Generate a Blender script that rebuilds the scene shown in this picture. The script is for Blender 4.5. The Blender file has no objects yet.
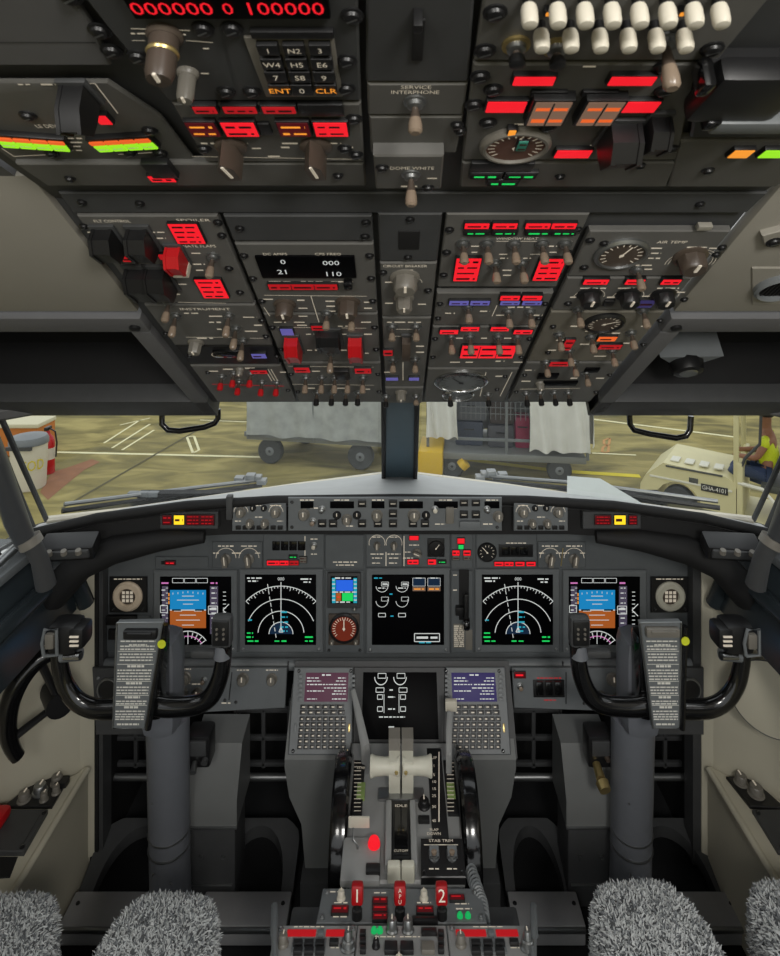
import bpy, bmesh, math, random
from mathutils import Vector, Matrix
random.seed(7)
SC = bpy.context.scene
COL = SC.collection
PI = math.pi
F, PX0, PY0 = 600.0, 396.0, 255.0          # focal length and optical axis, in pixels of a 780x956 frame
CAM = Vector((-0.010, 0.0, 1.56))          # a person standing between the seats

# ------------------------------------------------------------------ materials
def lin(v):
    v /= 255.0
    return v / 12.92 if v <= 0.04045 else ((v + 0.055) / 1.055) ** 2.4
def S(r, g, b): return (lin(r), lin(g), lin(b), 1.0)
MATS = {}
def mat(name, col, rough=0.5, metal=0.0, var=0.12, scale=40.0, bump=0.0, spec=0.5, coat=0.0):
    m = bpy.data.materials.new(name); m.use_nodes = True
    nt = m.node_tree; b = nt.nodes['Principled BSDF']
    b.inputs['Roughness'].default_value = rough; b.inputs['Metallic'].default_value = metal
    b.inputs['Specular IOR Level'].default_value = spec
    b.inputs['Coat Weight'].default_value = coat
    tc = nt.nodes.new('ShaderNodeTexCoord'); nz = nt.nodes.new('ShaderNodeTexNoise')
    nz.inputs['Scale'].default_value = scale; nz.inputs['Detail'].default_value = 4
    nt.links.new(tc.outputs['Object'], nz.inputs['Vector'])
    mx = nt.nodes.new('ShaderNodeMix'); mx.data_type = 'RGBA'
    lo = [c * (1 - var) for c in col[:3]] + [1]; hi = [min(1, c * (1 + var)) for c in col[:3]] + [1]
    mx.inputs[6].default_value = lo; mx.inputs[7].default_value = hi
    nt.links.new(nz.outputs['Fac'], mx.inputs[0]); nt.links.new(mx.outputs[2], b.inputs['Base Color'])
    if bump:
        bp = nt.nodes.new('ShaderNodeBump'); bp.inputs['Strength'].default_value = bump
        bp.inputs['Distance'].default_value = 0.002
        nt.links.new(nz.outputs['Fac'], bp.inputs['Height']); nt.links.new(bp.outputs['Normal'], b.inputs['Normal'])
    MATS[name] = m
    return m
def glow(name, col, strength=1.0, flick=0.0):
    m = bpy.data.materials.new(name); m.use_nodes = True
    nt = m.node_tree; b = nt.nodes['Principled BSDF']
    b.inputs['Base Color'].default_value = [c * 0.25 for c in col[:3]] + [1]
    b.inputs['Roughness'].default_value = 0.4; b.inputs['Specular IOR Level'].default_value = 0.12
    b.inputs['Emission Color'].default_value = col; b.inputs['Emission Strength'].default_value = strength
    MATS[name] = m
    return m
PANEL = mat('panel_grey', S(98, 97, 94), 0.5, var=0.18, scale=25, bump=0.05)
MIPG = mat('instrument_panel_grey', S(92, 96, 98), 0.5, var=0.15, scale=25)
BEZEL = mat('bezel_grey', S(106, 110, 112), 0.45, var=0.1)
FRAMEG = mat('frame_dark_grey', S(66, 67, 68), 0.55, var=0.15)
LEDGE = mat('ledge_grey', S(112, 116, 118), 0.42, var=0.1)
LINER = mat('liner_beige_grey', S(150, 146, 136), 0.6, var=0.06, scale=9, bump=0.04)
LINERD = mat('liner_dark', S(98, 98, 99), 0.55, var=0.1, scale=14)
WALLW = mat('side_lining_pale', S(196, 191, 172), 0.55, var=0.08, scale=7, bump=0.04)
BLACK = mat('black_plastic', S(26, 26, 27), 0.38, var=0.2)
MATTE = mat('matt_black', S(17, 17, 18), 0.75, var=0.2)
GLOSS = mat('gloss_black', S(16, 16, 17), 0.16, var=0.1, coat=0.4)
SCREEN = mat('dark_screen_glass', S(6, 6, 8), 0.45, var=0.1, spec=0.06)
KNOB = mat('knob_grey', S(118, 114, 106), 0.4, var=0.12)
KNOBD = mat('knob_brown', S(78, 68, 60), 0.36, var=0.15)
TIP = mat('switch_tip', S(138, 122, 106), 0.25, var=0.15)
TIPW = mat('white_cap', S(214, 208, 192), 0.4, var=0.06)
REDP = mat('red_plastic', S(190, 24, 30), 0.35, var=0.1)
CHROME = mat('chrome', S(205, 206, 205), 0.22, 1.0, var=0.05)
STEEL = mat('brushed_steel', S(150, 152, 152), 0.38, 0.9, var=0.1)
BRASS = mat('brass', S(200, 178, 120), 0.3, 0.8, var=0.1)
PRINT = mat('white_print', S(222, 214, 200), 0.6, var=0.03)
_b = PRINT.node_tree.nodes['Principled BSDF']; _b.inputs['Emission Color'].default_value = S(222, 208, 184); _b.inputs['Emission Strength'].default_value = .22      # panel lettering is lit from within
PAINT = mat('white_paint', S(226, 224, 216), .6, var=.03)
PRINTR = mat('dark_red_print', S(70, 6, 10), 0.6, var=0.03)
CREAM = mat('lever_cream', S(214, 212, 196), 0.45, var=0.05)
COLG = mat('column_grey', S(108, 111, 117), 0.4, var=0.06)
PED = mat('pedestal_grey', S(116, 118, 117), 0.5, var=0.1, scale=12)
CARPET = mat('black_carpet', S(24, 25, 27), 0.95, var=0.35, scale=400, bump=0.4)
DECK = mat('deck_grey', S(150, 151, 150), 0.45, var=0.08)
FLOORM = mat('floor_metal', S(165, 165, 166), 0.45, 0.2, var=0.18, scale=18)
TEAL = mat('window_frame_slate', S(46, 53, 57), 0.25, var=0.12, scale=12)
POSTB = mat('post_blue_grey', S(72, 90, 100), 0.4, var=0.06)
DASH = mat('glareshield_top', S(178, 180, 180), 0.55, var=0.1, scale=20)
G_RED = glow('lit_red', S(236, 30, 42), 1.0)
G_REDD = glow('lit_red_dim', S(165, 22, 28), 1.0)
G_DRED = glow('lit_red_panel', S(70, 14, 18), 1.0)
G_AMB = glow('lit_amber', S(240, 150, 50), 1.0)
G_ORA = glow('lit_orange', S(225, 96, 40), 1.0)
G_PEACH = glow('lit_peach', S(112, 88, 72), 1.0)
G_YEL = glow('lit_yellow', S(255, 210, 40), 1.15)
G_GRN = glow('lit_green', S(30, 200, 90), 1.0)
G_LIME = glow('lit_lime', S(150, 226, 40), 1.0)
G_BLU = glow('lit_blue', S(70, 90, 190), 1.0)
G_VIO = glow('lit_violet', S(88, 84, 150), 1.0)
G_SKY = glow('screen_blue', S(26, 124, 180), 1.0)
G_TAPE = glow('screen_tape', S(70, 64, 80), 1.0)
G_BRO = glow('screen_brown', S(156, 82, 34), 1.0)
G_WHT = glow('screen_white', S(190, 193, 191), 1.0)
G_CYA = glow('screen_cyan', S(40, 150, 170), 1.0)
G_MAG = glow('screen_magenta', S(190, 110, 170), 1.0)
G_PUR = glow('screen_purple', S(50, 44, 84), 1.0)
G_PLUM = glow('screen_plum', S(78, 48, 62), 1.0)
G_NAVY = glow('screen_navy', S(20, 36, 56), 1.0)
G_OXB = glow('dial_rust', S(96, 36, 24), 1.0)

# ------------------------------------------------------------------ mesh building
TXT = {}
def glyphs(s):
    if s not in TXT:
        cu = bpy.data.curves.new('t', 'FONT'); cu.body = s; cu.size = 1.0
        cu.align_x = 'CENTER'; cu.align_y = 'CENTER'; cu.resolution_u = 2
        ob = bpy.data.objects.new('t', cu); COL.objects.link(ob)
        dg = bpy.context.evaluated_depsgraph_get(); me = ob.evaluated_get(dg).to_mesh()
        TXT[s] = ([(v.co.x, v.co.y) for v in me.vertices], [tuple(p.vertices) for p in me.polygons])
        ob.evaluated_get(dg).to_mesh_clear()
        bpy.data.objects.remove(ob); bpy.data.curves.remove(cu)
    return TXT[s]
class MB:
    def __init__(s): s.v = []; s.f = []; s.m = []; s.cm = 0
    def mi(s, i): s.cm = i; return s
    def add(s, vs, fs):
        o = len(s.v); s.v += [tuple(v) for v in vs]
        for f in fs: s.f.append(tuple(i + o for i in f)); s.m.append(s.cm)
        return s
    def box(s, c, d, ch=0.0):
        hx, hy, hz = d[0] / 2, d[1] / 2, d[2] / 2
        if ch <= 0:
            vs = [(c[0] + x * hx, c[1] + y * hy, c[2] + z * hz) for z in (-1, 1) for y in (-1, 1) for x in (-1, 1)]
            return s.add(vs, [(0, 2, 3, 1), (4, 5, 7, 6), (0, 1, 5, 4), (2, 6, 7, 3), (0, 4, 6, 2), (1, 3, 7, 5)])
        ch = min(ch, hx * .9, hy * .9, hz * .9)
        bm = bmesh.new(); bmesh.ops.create_cube(bm, size=1.0)
        for v in bm.verts: v.co = Vector((v.co.x * d[0], v.co.y * d[1], v.co.z * d[2])) + Vector(c)
        bmesh.ops.bevel(bm, geom=bm.edges[:], offset=ch, segments=2, affect='EDGES', profile=0.6)
        bm.verts.index_update()
        s.add([v.co[:] for v in bm.verts], [tuple(v.index for v in f.verts) for f in bm.faces]); bm.free()
        return s
    def prism(s, poly, z0, z1, poly1=None):
        n = len(poly); p1 = poly1 or poly
        vs = [(x, y, z0) for x, y in poly] + [(x, y, z1) for x, y in p1]
        fs = [tuple(range(n)), tuple(range(n, 2 * n))] + [(i, (i + 1) % n, n + (i + 1) % n, n + i) for i in range(n)]
        return s.add(vs, fs)
    def extr(s, prof, axis, a0, a1):
        """profile of pairs swept along axis 0 (pairs are y,z) or 1 (pairs are x,z)"""
        n = len(prof)
        mk = (lambda a, p: (a, p[0], p[1])) if axis == 0 else (lambda a, p: (p[0], a, p[1]))
        vs = [mk(a0, p) for p in prof] + [mk(a1, p) for p in prof]
        return s.add(vs, [tuple(range(n)), tuple(range(n, 2 * n))] + [(i, (i + 1) % n, n + (i + 1) % n, n + i) for i in range(n)])
    def lathe(s, prof, c=(0, 0, 0), seg=20, sx=1.0, sy=1.0, rot=0.0):
        vs, fs = [], []
        for r, h in prof:
            for i in range(seg):
                a = rot + 2 * PI * i / seg
                vs.append((c[0] + r * math.cos(a) * sx, c[1] + r * math.sin(a) * sy, c[2] + h))
        for k in range(len(prof) - 1):
            for i in range(seg):
                j = (i + 1) % seg
                fs.append((k * seg + i, k * seg + j, (k + 1) * seg + j, (k + 1) * seg + i))
        fs.append(tuple(range(seg))); fs.append(tuple(range((len(prof) - 1) * seg, len(prof) * seg)))
        return s.add(vs, fs)
    def tube(s, pts, r, seg=10, flat=1.0, caps=True, up=None):
        pts = [Vector(p) for p in pts]; n = len(pts)
        rs = r if isinstance(r, (list, tuple)) else [r] * n
        vs, fs = [], []; u = None
        for i, p in enumerate(pts):
            t = (pts[min(i + 1, n - 1)] - pts[max(i - 1, 0)]).normalized()
            if u is None:
                u = Vector(up) if up else (Vector((0, 0, 1)) if abs(t.z) < .9 else Vector((1, 0, 0)))
            u = (u - t * u.dot(t)).normalized(); w = t.cross(u)
            for k in range(seg):
                a = 2 * PI * k / seg
                vs.append(p + u * math.cos(a) * rs[i] * flat + w * math.sin(a) * rs[i])
        for i in range(n - 1):
            for k in range(seg):
                j = (k + 1) % seg
                fs.append((i * seg + k, i * seg + j, (i + 1) * seg + j, (i + 1) * seg + k))
        if caps: fs.append(tuple(range(seg))); fs.append(tuple(range((n - 1) * seg, n * seg)))
        return s.add(vs, fs)
    def ring(s, c, r0, r1, z, a0=0, a1=2 * PI, seg=24):
        vs, fs = [], []
        for i in range(seg + 1):
            a = a0 + (a1 - a0) * i / seg
            for r in (r0, r1): vs.append((c[0] + r * math.cos(a), c[1] + r * math.sin(a), z))
        for i in range(seg): fs.append((2 * i, 2 * i + 1, 2 * i + 3, 2 * i + 2))
        return s.add(vs, fs)
    def line(s, a, b, w, z):
        d = Vector((b[0] - a[0], b[1] - a[1])); d.normalize(); n = Vector((-d.y, d.x)) * w / 2
        return s.add([(a[0] - n.x, a[1] - n.y, z), (b[0] - n.x, b[1] - n.y, z), (b[0] + n.x, b[1] + n.y, z), (a[0] + n.x, a[1] + n.y, z)], [(0, 1, 2, 3)])
    def rect(s, x, y, w, h, z):
        return s.add([(x - w / 2, y - h / 2, z), (x + w / 2, y - h / 2, z), (x + w / 2, y + h / 2, z), (x - w / 2, y + h / 2, z)], [(0, 1, 2, 3)])
    def rectline(s, x, y, w, h, t, z):
        for (a, b) in (((x - w / 2, y - h / 2), (x + w / 2, y - h / 2)), ((x - w / 2, y + h / 2), (x + w / 2, y + h / 2)),
                       ((x - w / 2, y - h / 2), (x - w / 2, y + h / 2)), ((x + w / 2, y - h / 2), (x + w / 2, y + h / 2))): s.line(a, b, t, z)
        return s
    def text(s, t, x, y, z, h, width=None):
        vs, fs = glyphs(t)
        if not vs: return s
        k = h / 0.7; kx = k
        if width:
            w = max(v[0] for v in vs) - min(v[0] for v in vs); kx = width / max(w, 1e-6)
        return s.add([(x + v[0] * kx, y + v[1] * k, z) for v in vs], fs)
    def words(s, x, y, w, h, z, rng=random):
        """a row of small illegible printed words"""
        p = x - w / 2
        while p < x + w / 2:
            l = rng.uniform(h * 1.2, h * 4); l = min(l, x + w / 2 - p)
            s.rect(p + l / 2, y, l, h * rng.uniform(.55, .8), z); p += l + h * .7
        return s
    def mesh(s, name, mats, smooth=True):
        me = bpy.data.meshes.new(name); me.from_pydata(s.v, [], s.f)
        for m in mats: me.materials.append(m)
        me.polygons.foreach_set('material_index', s.m)
        bm = bmesh.new(); bm.from_mesh(me); bmesh.ops.recalc_face_normals(bm, faces=bm.faces[:]); bm.to_mesh(me); bm.free()
        if smooth and len(me.polygons):
            me.polygons.foreach_set('use_smooth', [True] * len(me.polygons)); me.set_sharp_from_angle(angle=math.radians(38))
        me.update()
        return me
    def build(s, name, mats, parent=None, loc=(0, 0, 0), smooth=True):
        if not isinstance(mats, (list, tuple)): mats = [mats]
        return obj(name, s.mesh(name, mats, smooth), parent, loc)
def obj(name, me, parent=None, loc=(0, 0, 0), rot=(0, 0, 0)):
    o = bpy.data.objects.new(name, me); COL.objects.link(o); o.parent = parent
    o.location = loc; o.rotation_euler = rot
    return o
def tag(o, label=None, cat=None, group=None, kind=None):
    if label: o['label'] = label
    if cat: o['category'] = cat
    if group: o['group'] = group
    if kind: o['kind'] = kind
    return o
def thing(name, label, cat, loc=(0, 0, 0), rot=(0, 0, 0), group=None):
    o = bpy.data.objects.new(name, None); COL.objects.link(o); o.location = loc; o.rotation_euler = rot
    o.empty_display_size = 0.05
    return tag(o, label, cat, group)
def struct(name, mb, mats): return tag(mb.build(name, mats), kind='structure')
def copy_tree(o, parent=None):
    c = o.copy(); COL.objects.link(c); c.parent = parent
    for ch in list(o.children): copy_tree(ch, c)
    return c
CACHE = {}
def cached(key, fn):
    if key not in CACHE: CACHE[key] = fn()
    return CACHE[key]
def at(px, py, y):                                   # the point seen at a pixel, y metres ahead
    return Vector((CAM.x + (px - PX0) * y / F, y, CAM.z - (py - PY0) * y / F))
def on_z(px, py, z):
    return at(px, py, (CAM.z - z) * F / (py - PY0))

# ------------------------------------------------------------------ surfaces that carry instruments
class Frame:
    def __init__(s, y, dz, ang):
        s.O = Vector((0, y, CAM.z + dz)); s.a = ang
        s.V = Vector((0, math.cos(ang), math.sin(ang))); s.N = Vector((0, -math.sin(ang), math.cos(ang)))
    def hit(s, px, py, n=0.0):
        d = Vector(((px - PX0) / F, 1, -(py - PY0) / F))
        t = ((s.O + s.N * n - CAM).dot(s.N)) / d.dot(s.N)
        p = CAM + d * t; q = p - s.O
        return q.x, q.dot(s.V), p.y
    def world(s, u, v, n=0.0): return s.O + Vector((u, 0, 0)) + s.V * v + s.N * n
class Panel:
    """an instrument panel: an Empty on its surface, a faceplate and the controls on it"""
    def __init__(s, name, label, cat, fr, quad, mt=PANEL, base=0.0, thick=0.008, group=None, plate='faceplate', ch=0.0015, back=0.0):
        s.fr = fr; s.base = base; s.n = base + thick
        pts = [fr.hit(p[0], p[1], s.n) for p in quad]
        s.u0 = sum(p[0] for p in pts) / len(pts); s.v0 = sum(p[1] for p in pts) / len(pts)
        s.e = thing(name, label, cat, fr.world(s.u0, s.v0, 0), (fr.a, 0, 0), group)
        s.let = MB(); s.lmats = [PRINT]
        poly = [(p[0] - s.u0, p[1] - s.v0) for p in pts]
        ins = [(x * (1 - ch / max(abs(x), .02)), y * (1 - ch / max(abs(y), .02))) for x, y in poly]
        mb = MB(); mb.prism(poly, base - back, s.n - ch); mb.prism(poly, s.n - ch, s.n, ins)
        s.plate = mb.build(plate, mt, s.e); s.mt = mt
    def p(s, px, py, n=None):
        u, v, y = s.fr.hit(px, py, s.n if n is None else n)
        return u - s.u0, v - s.v0, y
    def size(s, px, py, w, h):
        a = s.p(px, py - h / 2); b = s.p(px, py + h / 2); y = (a[2] + b[2]) / 2
        return w * y / F, abs(a[1] - b[1])
    def put(s, name, me, px, py, n=None, rot=0.0, parent=None):
        u, v, _ = s.p(px, py, n)
        return obj(name, me, parent or s.e, (u, v, s.n if n is None else n), (0, 0, rot))
    def toggle(s, px, py, tip=None, tilt=0.0, L=0.030):
        tip = tip or TIP
        me = cached('toggle', lambda: MB().lathe([(.0085, 0), (.0085, .0015), (.0062, .002), (.0058, .005), (.004, .006)], seg=14).mesh('toggle_switch', [STEEL]))
        def lev():
            b = MB(); b.mi(0).lathe([(.0026, .003), (.0026, .008), (.0042, L * .55)], seg=10)
            b.mi(1).lathe([(.0042, L * .55), (.0052, L * .75), (.0052, L * .93), (.0035, L)], seg=12)
            return b.mesh('lever', [KNOBD, tip])
        o = s.put('toggle_switch', me, px, py)
        l = obj('lever', cached(('lever', tip.name, L), lev), o, (0, 0, 0), (tilt, 0, 0))
        return o
    def knob(s, px, py, r=0.011, h=0.018, mt=None, sides=12, rot=0.0, name='rotary_knob', skirt=True):
        mt = mt or KNOB
        def mk():
            b = MB()
            if skirt: b.mi(0).lathe([(r * 1.25, 0), (r * 1.25, .002), (r * 1.05, .004)], seg=18)
            b.mi(0).lathe([(r, .002), (r * .98, h * .85), (r * .82, h)], seg=sides)
            b.mi(1).box((0, r * .45, h + .0006), (r * .22, r * .9, .0016))
            return b.mesh(name, [mt, PRINT])
        return s.put(name, cached(('knob', r, h, mt.name, sides, skirt, name), mk), px, py, rot=rot)
    def barknob(s, px, py, r=0.012, h=0.02, mt=None, rot=0.0):
        mt = mt or KNOBD
        def mk():
            b = MB(); b.lathe([(r, 0), (r, .003), (r * .8, .005)], seg=18)
            b.prism([(-r * .42, -r * 1.05), (r * .42, -r * 1.05), (r * .5, r * .5), (0, r * 1.25), (-r * .5, r * .5)], .004, h)
            b.mi(1).box((0, r * .2, h + .0005), (r * .16, r * 1.5, .001))
            return b.mesh('rotary_knob', [mt, PRINT])
        return s.put('rotary_knob', cached(('bar', r, h, mt.name), mk), px, py, rot=rot)
    def light(s, px, py, w, h, mt, rows=0, name='indicator_light', pm=None, split=0, raise_=0.004, rim=0.0012):
        W, H = s.size(px, py, w, h); b = MB()
        b.mi(0).box((0, 0, raise_ / 2 - .001), (W + 2 * rim, H + 2 * rim, raise_ + .002), .0006)
        b.mi(1).box((0, 0, raise_), (W, H, .0016), .0004)
        rr = random.Random(int(px * 31 + py))
        z = raise_ + .0012
        for k in range(rows):
            yy = H * (.5 - (k + .5) / rows)
            for q in range(max(1, split)):
                sw = W / max(1, split); b.mi(2).words(-W / 2 + sw * (q + .5), yy, sw * .78, H / rows * .42, z, rr)
        for q in range(1, split): b.mi(0).rect(-W / 2 + W * q / split, 0, .0012, H, z)
        u, v, _ = s.p(px, py, s.n + raise_)
        return obj(name, b.mesh(name, [BLACK, mt, pm or PRINTR]), s.e, (u, v, s.n))
    def guard(s, px, py, w, h, mt=BLACK, ht=0.028, name='guarded_switch', tilt=0.0):
        W, H = s.size(px, py, w, h); b = MB()
        pr = [(-H / 2, 0), (H / 2, 0), (H / 2, ht * .55), (H * .2, ht), (-H * .42, ht * .8), (-H / 2, ht * .45)]
        o = s.put(name, MB().box((0, 0, .002), (W * 1.25, H * 1.2, .004), .001).mesh(name, [FRAMEG]), px, py)
        c = MB()
        c.extr([(p[0], p[1] + .004) for p in pr], 0, -W / 2, -W / 2 + W * .16)
        c.extr([(p[0], p[1] + .004) for p in pr], 0, W / 2 - W * .16, W / 2)
        c.extr([(p[0] * .94, p[1] * .94 + .004) for p in pr], 0, -W / 2 + W * .1, W / 2 - W * .1)
        obj('guard_cover', c.mesh('guard_cover', [mt]), o, rot=(tilt, 0, 0))
        return o
    def block(s, name, px, py, w, h, n1, mt, ch=0.001, n0=-0.001):
        W, H = s.size(px, py, w, h)
        u, v, _ = s.p(px, py, s.n + n1)
        return obj(name, MB().box((0, 0, (n0 + n1) / 2), (W, H, n1 - n0), ch).mesh(name, [mt]), s.e, (u, v, s.n))
    def gauge(s, px, py, r, face=None, rim=None, needle=0.7, rest=PRINT, name='gauge', ticks=14, extra=None):
        R = r * s.p(px, py)[2] / F; b = MB()
        b.mi(0).lathe([(R * 1.08, 0), (R * 1.08, .003), (R * .98, .006), (R * .9, .006), (R * .88, .003), (R * .88, .0025)], seg=32)
        b.mi(1).lathe([(R * .9, .001), (R * .9, .0032)], seg=32)
        for k in range(ticks):
            a = -0.7 + (PI + 1.4) * k / (ticks - 1); c, d = math.cos(a), math.sin(a)
            b.mi(2).line((c * R * .62, d * R * .62), (c * R * .82, d * R * .82), R * .045, .0036)
        o = s.put(name, b.mesh(name, [rim or STEEL, face or SCREEN, rest]), px, py)
        nb = MB(); nb.line((-math.cos(needle) * R * .15, -math.sin(needle) * R * .15), (math.cos(needle) * R * .66, math.sin(needle) * R * .66), R * .07, .0042)
        nb.ring((0, 0), 0, R * .1, .0043, seg=10); obj('needle', nb.mesh('needle', [rest], False), o)
        return o
    def screw(s, px, py, r=0.0042, mt=None):
        mt = mt or BLACK
        def mk():
            b = MB(); b.mi(0).lathe([(r * 1.3, 0), (r * 1.3, .0012), (r, .0016), (r * .85, .0035), (r * .5, .0042)], seg=12)
            b.mi(1).line((-r * .6, -r * .3), (r * .6, r * .3), r * .25, .0044)
            return b.mesh('fastener', [mt, STEEL])
        return s.put('fastener', cached(('screw', r, mt.name), mk), px, py)
    def screws(s, *pts, r=0.0042, mt=None):
        for p in pts: s.screw(p[0], p[1], r, mt)
    def lm(s, m):
        if m not in s.lmats: s.lmats.append(m)
        s.let.mi(s.lmats.index(m)); return s.let
    def text(s, t, px, py, h, w=None, m=PRINT, n=None):
        u, v, y = s.p(px, py, n); W, H = s.size(px, py, w or 1, h)
        s.lm(m).text(t, u, v, (s.n if n is None else n) + .0004, H, W if w else None)
    def words(s, px, py, w, h=1.6, m=PRINT):
        u, v, y = s.p(px, py); W, H = s.size(px, py, w, h); s.lm(m).words(u, v, W, H, s.n + .0004, random.Random(int(px * 7 + py * 13)))
    def line(s, a, b, w=0.8, m=PRINT, n=None):
        A = s.p(a[0], a[1], n); B = s.p(b[0], b[1], n)
        s.lm(m).line((A[0], A[1]), (B[0], B[1]), w * A[2] / F, (s.n if n is None else n) + .0004)
    def arc(s, px, py, r, a0, a1, w=0.5, m=PRINT):
        u, v, y = s.p(px, py); R = r * y / F; k = w * y / F
        s.lm(m).ring((u, v), R - k / 2, R + k / 2, s.n + .0004, a0, a1, 16)
    def done(s):
        if s.let.f: s.let.build('lettering', s.lmats, s.e, smooth=False)
        return s
# ------------------------------------------------------------------ overhead panels
FO = Frame(0.66, 0.044, math.atan2(0.344, -0.54))     # forward overhead, sloping down to the windshield
FA = Frame(0.60, 0.068, math.atan2(0.30, -1.0))       # aft overhead, flatter and nearer
def co(x, y): return (396 + (x - 396) * (637 - y) / 419.0, y)      # a column line of the forward overhead (x read at row 218)
def q4(x0, x1, y0, y1): return [co(x0, y0), co(x1, y0), co(x1, y1), co(x0, y1)]
def ov(name, label, x0, x1, y0, y1, **k): return Panel(name, label, 'control panel', FO, q4(x0, x1, y0, y1), group='forward overhead panel modules', **k)
def ed(p, x0, x1, y0, y1, n=2, r=.0042):               # quarter-turn fasteners down both edges
    for k in range(n):
        y = y0 + (y1 - y0) * (k + .5) / n
        for x in (x0 + 5, x1 - 5): p.screw(*co(x, y), r=r)

# backing frame behind the modules
b = MB(); b.box((0.0, -0.285, -0.012), (.752, .70, .016), .002)
o = b.build('trim_1', FRAMEG); o.location = FO.O; o.rotation_euler = (FO.a, 0, 0); tag(o, kind='structure')
b = MB(); b.box((0.0, .21, -0.012), (.745, .50, .016), .002)
o = b.build('trim_2', FRAMEG); o.location = FA.O; o.rotation_euler = (FA.a, 0, 0); tag(o, kind='structure')
# cross beam between the two
P = Panel('overhead_cross_beam', 'plain grey beam running across between the two overhead panels', 'beam', FO, [(58, 193), (768, 193), (747, 213), (73, 213)], mt=FRAMEG, thick=.006, plate='beam')
P.screws((82, 202), (140, 203), (411, 200), (700, 204), r=.004)
P.block('latch', 705, 229, 14, 4, .006, LINER)
P.done()

# --- column 1: flight controls and fuel
P = ov('flight_control_panel', 'overhead module with four black switch guards and one red guard', 78, 218, 216, 303)
for x, y in ((110, 237), (144, 237), (143, 277), (162, 277)): P.guard(x, y, 20, 21, BLACK, .027)
g = P.guard(178, 253, 15, 17, REDP, .024); tag(g.children[0], 'red switch guard')
P.block('guard_tab', 180, 276, 15, 4, .02, TIPW)
P.light(187, 234, 28, 19, G_RED, 4); P.light(212, 289, 25, 18, G_RED, 4)
P.light(129, 259, 14, 5, G_REDD, 1); P.light(162, 257, 6, 5, G_REDD)
P.toggle(213, 256); P.toggle(169, 302)
P.text('FLT CONTROL', 112, 221, 2.6, 36); P.text('SPOILER', 193, 220, 2.4, 34); P.text('ALTERNATE FLAPS', 190, 246, 2.6, 52)
for x, y, w in ((92, 232, 9), (94, 239, 8), (125, 243, 10), (158, 232, 14), (160, 238, 12), (196, 253, 9), (199, 264, 12), (201, 270, 10), (182, 284, 9), (176, 294, 8), (127, 275, 7), (150, 262, 8)): P.words(x, y, w)
P.line((178, 302), (226, 303)); P.screws((218, 222), (222, 235), (84, 226), (104, 256), (133, 292), (229, 268), (240, 292)); P.done()

P = ov('instrument_switch_panel', 'overhead module with five pale tipped toggles beside the left recess', 78, 218, 305, 345)
for x, y in ((176, 315), (229, 315), (236, 328), (243, 340)): P.toggle(x, y, L=.034)
P.knob(196, 342, .010, .02, KNOB, 8)
P.text('INSTRUMENT', 205, 309, 2.2, 50)
for x, y, w in ((192, 313, 16), (216, 316, 14), (250, 317, 14), (222, 329, 10), (252, 331, 14), (205, 338, 16), (215, 322, 12), (258, 325, 8)): P.words(x, y, w)
P.line((186, 337), (234, 337)); P.line((250, 338), (268, 338)); P.screws((166, 333), (262, 320), (266, 336)); P.done()
P = ov('dimmed_light_strip', 'dark overhead strip with a black button and one blue light', 78, 218, 346, 364, mt=BLACK)
P.block('push_button', 228, 355, 28, 6, .004, GLOSS); P.light(259, 356, 14, 4, G_VIO, 1); P.arc(218, 355, 6, PI * .6, PI * 1.5, .7)
P.screws((190, 355), (277, 356)); P.done()
P = ov('fuel_pump_panel', 'overhead module of red tipped toggles nearest the left recess', 78, 218, 366, 401)
for x, y in ((222, 376), (234, 373), (239, 381), (251, 373), (262, 382), (277, 382)): P.toggle(x, y, REDP, L=.026)
P.light(259, 372, 16, 3, G_REDD, 1); P.knob(240, 369, .006, .012, KNOB, 10); P.line((212, 384), (284, 386), 1.2, G_REDD)
for i in range(3): P.line((265 + 3 * i, 369), (272 + 3 * i, 381))
for x, y, w in ((215, 371, 12), (228, 369, 10), (250, 368, 10), (283, 372, 6)): P.words(x, y, w)
P.screws((208, 372), (288, 390), r=.0036); P.done()

# --- column 2: electrical
P = ov('blank_cover_panel', 'plain grey overhead cover above the electrical meter', 224, 372, 216, 241, mt=FRAMEG); P.screws((240, 228), (365, 236), (366, 222)); P.done()
P = ov('electrical_meter_panel', 'overhead module with a wide black meter display and red light strip', 224, 372, 244, 312)
P.block('meter_screen', 307, 268, 96, 21, .003, SCREEN)
for t, x, y in (('0', 283, 260), ('000', 331, 261), ('21', 283, 270), ('110', 333, 272)): P.text(t, x, y + 2, 4.2, m=G_WHT, n=P.n + .0042)
P.text('DC AMPS', 275, 254, 2.4, 24); P.text('CPS FREQ', 328, 254, 2.4, 26)
P.light(303, 287, 68, 5, G_REDD, 1, split=3)
P.words(280, 281.5, 22); P.words(312, 281.5, 22); P.words(342, 281.5, 22)
P.knob(285, 304, .0125, .022, KNOBD, 10); P.knob(348, 302, .0135, .024, KNOBD, 8)
P.block('push_button', 348, 288, 9, 6, .01, GLOSS, .003)
P.toggle(327, 313, L=.026); P.toggle(352, 313, L=.028)
P.line((264, 295), (367, 296)); P.line((311, 296), (319, 322)); P.line((264, 307), (270, 316))
for x, y, w in ((268, 299, 10), (301, 300, 8), (303, 308, 9), (303, 316, 9), (330, 301, 9), (331, 306, 9), (332, 311, 9), (368, 302, 8), (368, 308, 8), (300, 322, 12)): P.words(x, y, w)
ed(P, 224, 372, 244, 312, 3); P.done()
P = ov('generator_drive_panel', 'overhead module with two tall red switch guards', 224, 372, 314, 361)
for x in (294, 356): g = P.guard(x, 343, 13, 15, REDP, .026); tag(g.children[0], 'red switch guard')
P.guard(329, 336, 22, 14, BLACK, .02); P.toggle(331, 353, L=.034)
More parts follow.
